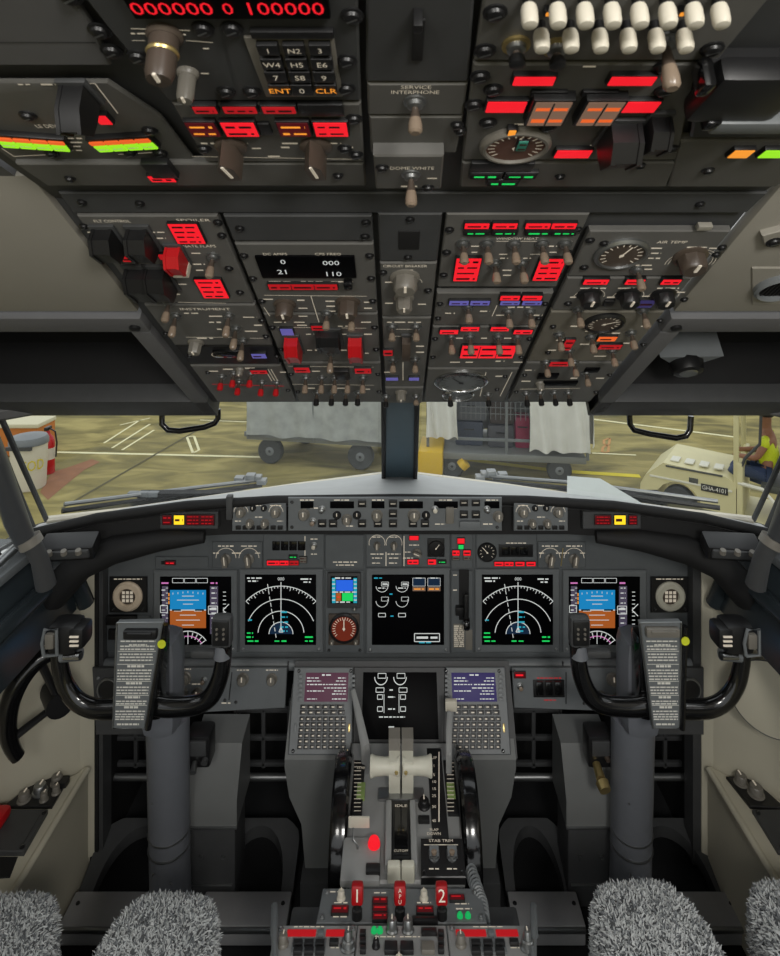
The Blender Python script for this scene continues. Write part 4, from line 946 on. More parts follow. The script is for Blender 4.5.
# --- fire panel
P = Panel('fire_control_panel', 'grey panel of three red fire handles aft of throttle quadrant', 'control panel', FR, [(323, 888), (480, 888), (487, 923), (316, 923)], mt=LEDGE, thick=.012)
for x, s_ in ((357, '1'), (400, 'APU'), (442, '2')):
    u, v, y = P.p(x, 918)
    o = obj('fire_handle', MB().lathe([(.0085, 0), (.0085, .012), (.0065, .014), (.0065, .020)], seg=14).mesh('fire_handle', [BLACK]), P.e, (u, v, P.n))
    g = MB(); g.mi(0).box((0, .002, .032), (.020, .016, .028), .005); g.mi(1)
    n0 = len(g.v)
    if s_ != 'APU': g.text(s_, 0, 0, 0, .018)
    else:
        for i, c in enumerate('APU'): g.text(c, 0, .0075 - i * .0075, 0, .0058)
    # the number stands on the face toward the seats, tipped up
    ca, sa = math.cos(.9), math.sin(.9)
    for i in range(n0, len(g.v)):
        x_, y_, z_ = g.v[i]; g.v[i] = (x_, -.0065 , .0325 + y_)
    obj('handle_grip', g.mesh('handle_grip', [mat('fire_red_' + s_, S(176, 20, 26), .3), PRINT]), o)
for x, y, w, h in ((340, 909, 16, 7), (380, 900, 14, 6), (380, 908, 14, 6), (380, 916, 14, 6), (425, 909, 16, 6), (457, 897, 14, 5)): P.light(x, y, w, h, G_DRED, 1, pm=G_REDD)
P.light(425, 918, 24, 4, BLACK, 1, pm=PRINTR)
for x in (341, 424): P.knob(x, 899, .006, .012, TIPW, 12)
for x in (460, 468): P.put('green_lamp', cached('gl', lambda: MB().lathe([(.0048, 0), (.0048, .003), (.003, .006)], seg=14).mesh('green_lamp', [glow('lamp_green', S(24, 160, 84))])), x, 917)
for x, y, w in ((341, 903, 14), (424, 903, 14), (340, 917, 14), (462, 904, 14), (464, 909, 16), (335, 892, 10), (380, 893, 12)): P.words(x, y, w, 1.8)
P.screws((327, 893), (322, 918), (475, 893), (481, 918), r=.0035, mt=STEEL); P.done()
# --- radio row
def radio(quad, lab, a, kx):
    P = Panel('radio_panel', lab, 'radio panel', FR, quad, mt=DECK, base=.004, thick=.014, group='radio panels at the pedestal end')
    for x0, x1 in a: P.block('red_display', (x0 + x1) / 2, 932, x1 - x0, 6, .002, G_REDD); P.words((x0 + x1) / 2, 932, (x1 - x0) * .7, 3, G_RED)
    cx = (kx[0] + kx[1]) / 2
    P.block('keypad_frame', cx, 945, kx[1] - kx[0], 15, .002, LEDGE)
    for r in range(2):
        for c in range(3): P.block('key', kx[0] + 6 + c * (kx[1] - kx[0] - 12) / 2, 941 + r * 7.5, 9, 5, .006, BLACK, .0008)
    P.knob(kx[1] + 22, 948, .010, .012, STEEL, 16); P.knob(kx[1] + 22, 948, .0065, .022, STEEL, 12, skirt=False); P.knob(kx[0] - 9, 945, .007, .014, KNOB, 12)
    P.block('transfer_button', (a[0][1] + a[1][0]) / 2, 931, 6, 5, .005, LEDGE); P.block('push_button', kx[1] + 8, 940, 9, 5, .005, BLACK)
    P.words(cx, 927, 30, 1.6); P.words(kx[1] + 9, 948, 9, 1.6); P.screws((quad[0][0] + 5, 929), (quad[1][0] - 4, 929), r=.0035, mt=STEEL); P.done()
radio([(276, 925), (357, 925), (353, 965), (268, 965)], 'radio panel with red displays at the left of the pedestal end', ((287, 316), (326, 345)), (292, 326))
radio([(447, 925), (531, 925), (538, 965), (451, 965)], 'radio panel with red displays at the right of the pedestal end', ((456, 486), (496, 518)), (470, 506))
P = Panel('audio_control_panel', 'centre panel with green lamps and square buttons between both radio panels', 'control panel', FR, [(358, 925), (446, 925), (450, 965), (354, 965)], mt=DECK, base=.004, thick=.014)
for x in (374, 380): P.put('green_lamp', CACHE['gl'], x, 932)
for x in (392, 408): P.knob(x, 931, .008, .016, STEEL, 14)
for x, m in ((391, BLACK), (407, BLACK), (428, KNOB)): P.block('square_button', x, 945, 13, 10, .006, m, .0012)
P.light(429, 930, 14, 5, BLACK, 1); P.knob(376, 947, .005, .010, BLACK, 12)
for x in (363, 441):
    for y in (931, 939, 947): P.block('slide_switch', x, y, 6, 5, .006, BLACK)
P.words(385, 937, 20, 1.6); P.words(410, 937, 20, 1.6); P.knob(399, 961, .006, .006, TIPW, 12); P.done()
# coiled cord
pts = []
for i in range(150):
    f = i / 149; q = [at(471, 872, 1.09), at(477, 890, 1.045), at(482, 905, 1.02), at(484, 924, 1.0)]
    s_ = f * 3; k = min(2, int(s_)); p = q[k].lerp(q[k + 1], s_ - k); an = f * 2 * PI * 14
    pts.append(p + Vector((math.cos(an) * .009, math.sin(an) * .006, math.sin(an) * .009)))
tag(MB().tube(pts, .0025, 6).build('coiled_cord', LEDGE), 'pale coiled cord hanging down the right side of the pedestal end', 'cord')
# ------------------------------------------------------------------ yokes
def yoke(s):
    x = s * .535
    lab = 'black control yoke on grey column before the %s seat with printed checklist plate' % ('left' if s < 0 else 'right')
    t = thing('control_yoke', lab, 'control yoke', (x, 1.39, 0), group='control yokes')
    off = Vector((x, 1.39, 0))
    mir = (lambda p: Vector((p[0] if s < 0 else -p[0], p[1], p[2])))
    A = lambda px, py, y: mir(at(px, py, y) + Vector((.0, 0, 0))) - off
    col = MB(); col.tube([(0, .012, .02), (0, 0, .22), (0, -.01, .50)], [.046, .046, .048], 24); c = col.build('column', COLG, t)
    for z in (.265, .30): MB().lathe([(.0472, 0), (.0476, .002), (.0472, .004)], (0, -.001, z - .07), 24).build('sleeve_ring', STEEL, c)
    for dz_, dx in ((.15, .02), (.17, -.02), (.33, -.022)): MB().lathe([(.003, 0), (.002, .002)], seg=8).build('rivet', STEEL, c, (dx, -.044, dz_)).rotation_euler = (PI / 2, 0, 0)
    hub = MB(); hub.box((0, -.035, .60), (.084, .09, .22), .035); hub.build('hub', COLG, t)
    m = MB(); m.box((0, -.095, .66), (.058, .06, .17), .012); m.build('hub_front', GLOSS, t)
    # checklist plate
    yp = 1.232
    D = A if s < 0 else (lambda px, py, y: at(px, py, y) - off)
    TL, TR, BL, BR = (117, 163, 113, 145) if s < 0 else (640, 681, 653, 680)
    q = [D(TL, 623, yp), D(TR, 622, yp), D(BR, 728, yp), D(BL, 728, yp)]
    if True:
        m = MB(); d = Vector((0, .012, 0)); m.add([p for p in q] + [p + d for p in q], [(0, 1, 2, 3), (4, 5, 6, 7), (0, 1, 5, 4), (1, 2, 6, 5), (2, 3, 7, 6), (3, 0, 4, 7)])
        pl = m.build('checklist_plate', BEZEL, t)
        m = MB(); r = .003
        m.tube([q[0], q[1], q[2], q[3], q[0]], .0022, 6); m.build('plate_rim', STEEL, pl)
        m = MB(); rng = random.Random(5)
        yf = q[0].y - .0008
        def rowp(py, a, b_, h, solid=False):            # a..b as fractions of the plate width at this row
            f = (py - 623) / 105.; l = TL + (BL - TL) * f; rr_ = TR + (BR - TR) * f
            x0 = l + (rr_ - l) * a; x1 = l + (rr_ - l) * b_
            p0 = D(x0, py, yp); p1 = D(x1, py, yp); hh = h * yp / F / 2; px = min(p0.x, p1.x); pe = max(p0.x, p1.x)
            while px < pe - .001:
                l_ = rng.uniform(.004, .012) if not solid else pe - px; l_ = min(l_, pe - px)
                m.add([(px, yf, p0.z - hh), (px + l_, yf, p0.z - hh), (px + l_, yf, p0.z + hh), (px, yf, p0.z + hh)], [(0, 1, 2, 3)]); px += l_ + .0014
        y = 641; heads = {662: 1, 683: 1, 697: 1, 706: 1}
        for y in (641, 646, 649, 654, 657, 660): rowp(y, .1, .9, 1.3)
        for y in (645, 666, 683, 697, 707): rowp(y, .3, .72, 2.2)
        for y in (670, 673, 676, 679, 687, 690, 693, 701, 703.5, 711, 714, 716.5, 719): rowp(y, .06, .92, 1.3)
        for y in (651, 664, 681, 695, 705): rowp(y, .05, .95, .6, True)
        rowp(724, .12, .8, 1.8); m.build('checklist_print', PAINT, pl, smooth=False)
        ra = [D(166, 624, yp), D(148, 729, yp)] if s < 0 else [D(685, 626, yp), D(682, 729, yp)]
        m = MB(); m.tube([ra[0], ra[1]], .0062, 8); m.build('edge_strip', GLOSS, pl)
        m = MB(); m.lathe([(.0085, 0), (.0085, .002)], seg=16); o = m.build('yellow_sticker', mat('sticker_yellow_%d' % s, S(214, 222, 50), .5), pl); o.location = D(163.5 if s < 0 else 683, 641 if s < 0 else 638, yp) + Vector((0, -.009, 0)); o.rotation_euler = (PI / 2, 0, 0)
        c0 = D(142 if s < 0 else 661, 632 if s < 0 else 630, yp); m = MB(); m.box(c0 + Vector((0, -.006, 0)), (.068, .014, .018), .004); m.box(c0 + Vector((0, -.012, .004)), (.05, .01, .006), .002); m.build('clip', BLACK if s < 0 else KNOB, pl)
    # horns
    yh = 1.262
    out = [(128, 708), (112, 709), (92, 708), (76, 700), (65, 684), (60, 665), (59, 650), (63, 643)]
    inn = [(150, 704), (170, 707), (195, 705), (210, 697), (219, 680), (223, 662), (224, 645), (223, 640)]
    for nm, pp in (('outer', out), ('inner', inn)):
        pts = [A(px, py, yh) for px, py in pp]; fine = []
        for i in range(len(pts) - 1):
            p0, p1, p2, p3 = pts[max(0, i - 1)], pts[i], pts[i + 1], pts[min(len(pts) - 1, i + 2)]
            for k in range(5):
                u = k / 5; fine.append(.5 * ((2 * p1) + (p2 - p0) * u + (2 * p0 - 5 * p1 + 4 * p2 - p3) * u * u + (3 * p1 - p0 - 3 * p2 + p3) * u ** 3))
        fine.append(pts[-1]); n = len(fine)
        h = MB().tube(fine, [.0215 - .006 * (i / n) for i in range(n)], 14, .8, up=(0, 1, 0)).build('handle', GLOSS, t)
        if nm == 'outer':
            hc = A(67, 634, yh - .006)
            g = MB(); g.box((0, 0, 0), (.060, .052, .062), .014); g.box((-s * .03, -.004, .004), (.034, .046, .044), .01)
            hd = g.build('grip_head', BLACK, h, hc)
            g = MB(); a_ = s * .019
            g.tube([(a_ - .012, -.03, -.026), (a_ - .016, -.03, 0), (a_ - .010, -.03, .028), (a_ + .014, -.03, .028), (a_ + .015, -.03, -.024), (a_ - .012, -.03, -.026)], .0035, 8); g.build('switch_guard', LEDGE, hd)
            g = MB(); g.box((a_, -.028, .004), (.018, .012, .03), .003); g.build('trim_switch', KNOB, hd)
            g = MB(); 
            for i in range(3): g.box((-s * .03, -.0285, .012 - i * .009), (.018, .003, .003))
            g.build('switch_marks', PRINT, hd)
            g = MB(); g.tube([(.0, -.01, -.040), (-s * .036, -.014, -.036)], [.007, .008], 10); g.build('trigger', CHROME, hd)
            g = MB(); g.tube([(-s * -.012, 0, -.046), (-s * .03, 0, -.042)], .012, 10); g.build('collar', LEDGE, hd)
        else:
            hc = A(222.5, 630, yh)
            g = MB(); g.box((0, 0, 0), (.044, .03, .064), .012); hd = g.build('grip_head', FRAMEG, h, hc)
            g = MB(); g.box((0, -.013, .002), (.034, .008, .052), .006); g.build('grip_face', BLACK, hd)
            g = MB()
            for i in (-1, 1):
                for j in (-1, 0, 1): g.lathe([(.003, 0), (.002, .003)], (i * .007, j * .01, 0), 8)
            o = g.build('grip_studs', KNOB, hd); o.location = (0, -.017, .002); o.rotation_euler = (PI / 2, 0, 0)
            g = MB(); g.box((s * .040, .0, -.048), (.05, .016, .014), .004); g.build('trigger', FRAMEG, hd)
            g = MB(); g.tube([(0, 0, -.03), (0, 0, -.055)], [.014, .019], 12); g.build('collar', COLG, hd)
    return t
yoke(-1); yoke(1)
# ------------------------------------------------------------------ floor, footwells, pedals
m = MB(); m.box((0, .5, -.01), (2.4, 2.9, .02)); struct('floor', m, CARPET)
m = MB(); m.box((0, 1.80, .42), (1.56, .03, .86)); struct('wall_front', m, MATTE)
for s in (-1, 1):
    m = MB(); m.box((s * .77, 1.66, .40), (.02, .30, .86)); struct('wall_footwell', m, MATTE)
for i, (x0, x1, lab) in enumerate(((76, 176, 'metal heel plate by the left side wall'), (206, 292, 'metal heel plate left of the pedestal'), (507, 576, 'metal heel plate right of the pedestal'), (640, 732, 'metal heel plate by the right side wall'))):
    z = .05; a0, a1 = on_z(x0, 890, z), on_z(x1, 890, z); yb = a0.y; yf = on_z(x0, 925, z).y
    cx, w = (a0.x + a1.x) / 2, a1.x - a0.x
    t = thing('heel_plate', lab, 'heel plate', (cx, (yb + yf) / 2, .001), group='heel plates')
    MB().box((0, 0, .024), (w, yb - yf, .046), .004).build('plate', FLOORM, t)
    MB().box((0, -(yb - yf) / 2 - .003, .040), (w, .008, .010), .002).build('front_lip', STEEL, t)
    for q in (-.42, .42): MB().lathe([(.005, 0), (.004, .002)], (q * w, .01, .047), 10).build('screw', BLACK, t)
    # arched toe board behind it
    yy0, yy1 = yb + .006, yb + .135; outer = []; inner = []
    N = 18
    for k in range(N + 1):
        a = PI * k / N; cxk = -math.cos(a); sn = math.sin(a)
        inner.append((cxk * w * .36, sn ** .8)); outer.append((max(-.5, min(.5, cxk * .62)) * w, min(1.12, sn ** .6 * 1.22)))
    P3 = lambda p, e: (p[0], (p[1] * (yy1 - yy0)), .03 + p[1] * .045 + e)
    mb = MB(); n = N + 1
    vs = [P3(p, 0) for p in inner] + [P3(p, 0) for p in outer] + [P3(p, -.03) for p in inner] + [P3(p, -.03) for p in outer]
    mb.add(vs, [(k, k + 1, n + k + 1, n + k) for k in range(N)] + [(k, k + 1, 2 * n + k + 1, 2 * n + k) for k in range(N)] + [(n + k, n + k + 1, 3 * n + k + 1, 3 * n + k) for k in range(N)])
    o = mb.build('toe_board', FRAMEG, None, (cx, yy0, 0)); tag(o, lab.replace('metal heel plate', 'arched grey toe board'), 'toe board', 'toe boards')
# rudder pedals
for px, hw, lab in ((133, 24, 'dark rudder pedal outboard of the left yoke column'), (262, 26, 'dark rudder pedal between left column and pedestal'), (535, 25, 'dark rudder pedal between pedestal and right column'), (668, 22, 'dark rudder pedal outboard of the right yoke column')):
    c = at(px, 777, 1.60); t = thing('rudder_pedal', lab, 'pedal', (c.x, 1.60, c.z), group='rudder pedals'); w = hw * 2 * 1.6 / F
    m = MB()
    for x in (-w / 2, 0, w / 2): m.box((x, .02, .09), (.011, .012, .16), .003)
    for z in (.02, .09, .165): m.box((0, .02, z), (w, .012, .012), .003)
    m.build('pedal_frame', FRAMEG, t)
    MB().tube([(-w / 2, 0, 0), (w / 2, 0, 0)], .009, 12).build('foot_bar', STEEL, t)
    for x in (-w / 2, w / 2): MB().box((x * 1.06, .01, .09), (.006, .014, .22), .002).build('side_arm', STEEL if x * c.x < 0 else FRAMEG, t)
    MB().tube([(0, .03, .165), (0, .12, .30)], .012, 10).build('hanger', FRAMEG, t)
# housings beside the columns
for x0, x1, s in ((191, 240, -1), (563, 612, 1)):
    y = 1.46; a0, a1 = at(x0, 755, y), at(x1, 755, y); cx = (a0.x + a1.x) / 2; w = a1.x - a0.x
    t = thing('column_housing', 'grey two part housing standing inboard of the %s yoke column' % ('left' if s < 0 else 'right'), 'housing', (cx, y, 0.001), group='column housings')
    zt, zm, zb = at(0, 750, y).z, at(0, 790, y).z, at(0, 816, y).z
    m = MB(); m.extr([(.10, zt + .01), (.02, zt), (-.03, zm), (-.03, zb), (.10, zb)], 0, -w / 2, w / 2); m.build('upper_cover', PED, t)
    MB().box((0, -.028, zb), (w * 1.02, .012, .006), .002).build('cover_lip', STEEL, t)
    MB().box((0, .025, zb / 2 - .004), (w * .92, .10, zb), .008).build('lower_box', FRAMEG, t)
    for q in (-.22, .22): MB().tube([(q * w, -.03, zb * .62), (q * w, -.022, zb * .62)], .0045, 10).build('screw', STEEL, t)
    MB().box((0, -.026, zb * .28), (w * .8, .006, .004), .001).build('seam_strip', STEEL, t)
for px, lab, s in ((201, 'small black device under left lower panel beside the column', -1), (597, 'small black device with brass knob under the right lower panel', 1)):
    c = at(px, 744, 1.43); t = thing('steering_device', lab, 'device', c)
    MB().box((0, 0, 0), (.058, .05, .075), .008).build('case', BLACK, t); MB().box((0, -.027, .012), (.042, .006, .035), .002).build('face', FRAMEG, t)
    if s > 0:
        MB().tube([(-.010, -.025, -.026), (-.010, -.058, -.034)], [.009, .011], 14).build('brass_knob', BRASS, t); MB().tube([(-.008, -.058, -.040), (-.006, -.074, -.046)], [.015, .013], 16).build('knob_cap', BRASS, t)
        MB().tube([(.014, -.025, -.01), (.016, -.034, -.012)], .006, 10).build('red_button', KNOBD, t)
    else:
        MB().tube([(-.006, -.025, -.022), (-.004, -.045, -.030)], [.006, .008], 12).build('lever_tip', STEEL, t); MB().tube([(.018, -.025, -.016), (.018, -.034, -.018)], .008, 12).build('push_knob', FRAMEG, t)
# ------------------------------------------------------------------ side linings, consoles, window sills
wall_poly = [(.770, 1.53), (.795, 1.485), (.925, 1.40), (1.04, 1.20), (1.10, .85), (1.10, -.9)]
for s, nm in ((-1, 'left'), (1, 'right')):
    m = MB(); n = len(wall_poly)
    z0, z1 = 0, CAM.z - .86
    vs = [(s * x - .005, y, z0) for x, y in wall_poly] + [(s * x - .005, y, z1 + .03) for x, y in wall_poly] + [(s * (x + .03) - .005, y + .02, z0) for x, y in wall_poly] + [(s * (x + .03) - .005, y + .02, z1 + .03) for x, y in wall_poly]
    m.add(vs, [(i, i + 1, n + i + 1, n + i) for i in range(n - 1)] + [(2 * n + i, 2 * n + i + 1, 3 * n + i + 1, 3 * n + i) for i in range(n - 1)] + [(n + i, n + i + 1, 3 * n + i + 1, 3 * n + i) for i in range(n - 1)])
    struct('wall_' + nm, m, WALLW)
    m = MB(); m.prism([(s * .770 - .005, 1.55), (s * .764 - .005, 1.51), (s * .80, 1.49), (s * .81, 1.55)], .05, CAM.z - .72); struct('trim_4', m, WALLW)
    m = MB(); m.prism([(s * .745 - .005, 1.56), (s * .745 - .005, 1.515), (s * .772 - .005, 1.515), (s * .772 - .005, 1.56)], .02, CAM.z - .76); struct('trim_5', m, FRAMEG)
    t = thing('side_console', 'pale low console along the %s side wall' % nm, 'console', (s * .9, 1.1, 0.001), group='side consoles')
    zc = CAM.z - 1.275
    pp = [(s * .775 - .005 - s * .9, 1.50 - 1.1), (s * .775 - .005 - s * .9, .3 - 1.1), (s * 1.085 - s * .9, .3 - 1.1), (s * 1.085 - s * .9, .84 - 1.1), (s * 1.025 - s * .9, 1.18 - 1.1), (s * .908 - s * .9, 1.385 - 1.1), (s * .79 - s * .9, 1.478 - 1.1)]
    m = MB(); m.prism(pp, 0, zc - .008); m.prism(pp, zc - .008, zc, [(x * .97 , y * .99) for x, y in pp]); m.build('body', WALLW, t)
    a, b_ = (s * .772 - .005 - s * .9, .39), (s * .772 - .005 - s * .9, -.78)
    MB().tube([(a[0], a[1], zc - .004), (b_[0], b_[1], zc - .004)], .008, 10).build('edge_bead', WALLW, t)
# console panels
FL = Frame(1.4, -1.275, 0.0)
P = Panel('oxygen_control_panel', 'dark panel of knobs at the front of the left console', 'control panel', FL, [(40, 776), (70, 775), (52, 806), (4, 806)], mt=BLACK, thick=.008, plate='plate')
for x, y, r in ((57, 783, .012), (40, 792, .014), (24, 800, .012), (44, 800, .008), (56, 793, .008)): P.knob(x, y, r, .018, KNOB if x != 40 else STEEL, 12)
P.block('hose_port', 62, 780, 12, 7, .012, BLACK, .003); P.done()
P = Panel('oxygen_mask_stowage', 'grey stowage lid with red grip on the left console', 'lid', FL, [(-30, 809), (48, 809), (24, 851), (-40, 851)], mt=FRAMEG, thick=.012, plate='lid')
P.put('red_grip', MB().box((0, 0, .012), (.06, .05, .024), .01).mesh('red_grip', [REDP]), -8, 824); P.line((40, 815), (22, 846), .8, BLACK); P.screws((44, 813), (22, 847), r=.004); P.done()
P = Panel('cup_holder', 'black cup recess at rear of the left console', 'cup holder', FL, [(-20, 856), (18, 856), (10, 877), (-30, 880)], mt=MATTE, thick=.003, plate='recess'); P.done()
P = Panel('oxygen_control_panel', 'dark panel with two knobs at the front of the right console', 'control panel', FL, [(726, 776), (750, 776), (786, 808), (750, 806)], mt=BLACK, thick=.008, plate='plate')
for x, y, r in ((741, 783, .013), (756, 794, .015)): P.knob(x, y, r, .02, KNOB, 12)
P.done()
P = Panel('map_stowage_lid', 'plain dark grey stowage lid on the right console', 'lid', FL, [(752, 809), (800, 809), (830, 851), (778, 851)], mt=FRAMEG, thick=.010, plate='lid'); P.screws((758, 813), (782, 847), r=.004); P.done()
# nose wheel steering tiller
c = at(36, 705, 1.36); t = thing('steering_tiller', 'black crescent steering tiller on the left side wall', 'tiller', c, (0, 0, math.radians(34)))
pts = []
for k in range(21):
    a = math.radians(70 + 150 * k / 20); pts.append((math.cos(a) * .085 + .03, -.03, math.sin(a) * .125 - .0))
MB().tube(pts, [.014 + .007 * math.sin(PI * k / 20) for k in range(21)], 12).build('rim', GLOSS, t)
MB().tube([pts[5], (.045, -.02, .0), pts[17]], .009, 10).build('spokes', BLACK, t)
MB().tube([(.045, -.035, .0), (.045, .03, .0)], [.028, .036], 18).build('hub', BLACK, t)
# right wall hatch outline
m = MB(); m.lathe([(.085, -.004), (.085, .0), (.084, .0004)], seg=48); o = m.build('round_hatch', WALLW); MB().tube([(.085 * math.cos(a), .085 * math.sin(a), 0) for a in [2 * PI * k / 48 for k in range(49)]], .0012, 6).build('hatch_seam', FRAMEG, o); o.location = at(772, 700, 1.357) ; o.rotation_euler = (PI / 2, 0, math.radians(-33)); tag(o, 'flat round hatch cover on the right side wall', 'hatch')
# window sills
for s, nm in ((-1, 'left'), (1, 'right')):
    pr = [(-.98, -.69), (-.86, -.695), (-.815, -.735), (-.795, -.80), (-.782, -.862), (-1.05, -.87), (-1.05, -.70)]
    m = MB(); m.extr([(-s * x - .005 if s > 0 else x - .005, CAM.z + z) for x, z in pr], 1, -.9, 1.46)
    struct('trim_6', m, TEAL)
    m = MB()
    m.tube([(s * .80, .3, CAM.z - .752), (s * .80, 1.40, CAM.z - .752), (s * .79, 1.455, CAM.z - .78), (s * .775, 1.48, CAM.z - .86)], .02, 10); struct('trim_7', m, TEAL)
    t = thing('window_latch', 'dark latch mechanism on the %s side window sill' % nm, 'latch', (s * .885, 1.30, CAM.z - .70), group='side window latches')
    MB().box((0, 0, .012), (.09, .22, .022), .006).build('latch_base', LEDGE, t)
    MB().tube([(-s * .02, -.09, .03), (-s * .02, .08, .045)], .010, 10).build('latch_bar', STEEL, t)
    MB().tube([(s * .02, -.1, .03), (s * .02, .05, .03)], .008, 10).build('latch_rod', FRAMEG, t)
    for y in (-.05, .05): MB().lathe([(.014, .02), (.012, .034)], (-s * .0, y, 0), 12).build('latch_roller', CHROME, t)
# ------------------------------------------------------------------ seats
def lobe():
    rng = random.Random(3); nu, nv = 40, 30
    hx, hy, hz = .096, .26, .075
    bm = bmesh.new(); bmesh.ops.create_cube(bm, size=2.0); bmesh.ops.subdivide_edges(bm, edges=bm.edges[:], cuts=13, use_grid_fill=True)
    for v in bm.verts:
        p = v.co; q = Vector((p.x, p.y, p.z)); k = 5.0
        l = (abs(q.x) ** k + abs(q.y) ** k + abs(q.z) ** k) ** (1 / k); q = q / l
        # narrower, rounder toward the front edge
        f = max(0, q.y); q.x *= 1 - .10 * f ** 3; q.z -= .25 * max(0, f - .2) ** 2
        v.co = Vector((q.x * hx, q.y * hy, q.z * hz))
    for v in bm.verts: v.co += v.normal * rng.uniform(-.002, .003)
    bm.normal_update()
    base = bm.copy(); me = bpy.data.meshes.new('cushion'); bm.to_mesh(me); me.materials.append(MATS['fleece_base'])
    me.polygons.foreach_set('use_smooth', [True] * len(me.polygons))
    tri = bmesh.ops.triangulate(bm, faces=bm.faces[:])
    fs = [f for f in bm.faces if f.calc_center_median().z > -.05]
    ar = [f.calc_area() for f in fs]; tot = sum(ar); mb = MB()
    for f, a in zip(fs, ar):
        c = f.calc_center_median()
        if c.y < -.06: continue
        n = a / tot * 26000; cnt = int(n) + (1 if rng.random() < n - int(n) else 0)
        vs = [v.co for v in f.verts]
        for _ in range(cnt):
            r1, r2 = sorted((rng.random(), rng.random())); p = vs[0] * r1 + vs[1] * (r2 - r1) + vs[2] * (1 - r2)
            nn = f.normal.copy(); d = (nn + Vector((rng.uniform(-1, 1), rng.uniform(-1, 1), rng.uniform(-1, 1))) * .9).normalized()
            tt = d.orthogonal().normalized(); bb = d.cross(tt); r = rng.uniform(.0011, .0019); L_ = rng.uniform(.004, .0085)
            bend = Vector((rng.uniform(-1, 1), rng.uniform(-1, 1), rng.uniform(-.4, .6))) * .004
            ring0 = [p + (tt * math.cos(a_) + bb * math.sin(a_)) * r for a_ in (0, 2.1, 4.2)]
            ring1 = [p + d * L_ * .6 + bend * .4 + (tt * math.cos(a_) + bb * math.sin(a_)) * r * .8 for a_ in (0, 2.1, 4.2)]
            mb.mi(rng.choice((0, 0, 1))).add(ring0 + ring1 + [p + d * L_ + bend], [(0, 1, 4, 3), (1, 2, 5, 4), (2, 0, 3, 5), (3, 4, 6), (4, 5, 6), (5, 3, 6)])
    bm.free(); base.free()
    pile = bpy.data.meshes.new('fleece_pile'); pile.from_pydata(mb.v, [], mb.f); pile.materials.append(MATS['fleece']); pile.materials.append(MATS['fleece_dark']); pile.polygons.foreach_set('material_index', mb.m)
    return me, pile
mat('fleece_base', S(96, 98, 100), .9, var=.3, scale=120); mat('fleece', S(205, 208, 208), .8, var=.15, scale=200); mat('fleece_dark', S(128, 132, 135), .85, var=.2, scale=200)
LB, PILE = lobe()
for s, nm, dz_ in ((-1, 'left', 0.0), (1, 'right', .006)):
    t = thing('pilot_seat', '%s pilot seat with two grey sheepskin cushion lobes' % nm, 'seat', (s * .535 + (.016 if s > 0 else 0), .755 if s < 0 else .77, 0.001), group='pilot seats')
    for x, ix in ((-s * .128, 0), (s * .132, 1)):
        o = obj('cushion', LB, t, (x, .05, .388 + dz_ ), (0, 0, s * .05 if ix == 0 else -s * .03)); p = obj('fleece_pile', PILE, o); tag(p, kind='stuff')
    MB().box((0, -.02, .27), (.44, .50, .06), .02).build('seat_pan', FRAMEG, t)
    MB().box((0, -.06, .13), (.22, .30, .26), .02).build('pedestal', BLACK, t)
    MB().box((0, .0, .01), (.34, .52, .02), .004).build('floor_rails', FRAMEG, t)
# ------------------------------------------------------------------ windows
def glass_mat():
    m = bpy.data.materials.new('window_glass'); m.use_nodes = True; nt = m.node_tree; nt.nodes.clear()
    o = nt.nodes.new('ShaderNodeOutputMaterial'); mx = nt.nodes.new('ShaderNodeMixShader'); tr = nt.nodes.new('ShaderNodeBsdfTransparent'); gl = nt.nodes.new('ShaderNodeBsdfGlossy'); lw = nt.nodes.new('ShaderNodeLayerWeight'); lw.inputs[0].default_value = .5; pw = nt.nodes.new('ShaderNodeMath'); pw.operation = 'POWER'; pw.inputs[1].default_value = 4.0; fr = nt.nodes.new('ShaderNodeMath'); fr.operation = 'MULTIPLY_ADD'; fr.inputs[1].default_value = .45; fr.inputs[2].default_value = .025; nt.links.new(lw.outputs['Facing'], pw.inputs[0]); nt.links.new(pw.outputs[0], fr.inputs[0])
    tr.inputs[0].default_value = (.96, .97, .95, 1); gl.inputs['Roughness'].default_value = .02; pass
    nt.links.new(fr.outputs[0], mx.inputs[0]); nt.links.new(tr.outputs[0], mx.inputs[1]); nt.links.new(gl.outputs[0], mx.inputs[2]); nt.links.new(mx.outputs[0], o.inputs[0])
    return m
GLASS = glass_mat()
Z = lambda dz: CAM.z + dz
foot = [(.035, 1.850, -.675), (.30, 1.755, -.675), (.52, 1.665, -.675), (.72, 1.585, -.675), (.875, 1.485, -.655)]
head = [(.030, 1.36, -.30), (.25, 1.345, -.30), (.45, 1.32, -.305), (.65, 1.285, -.315), (.815, 1.225, -.335)]
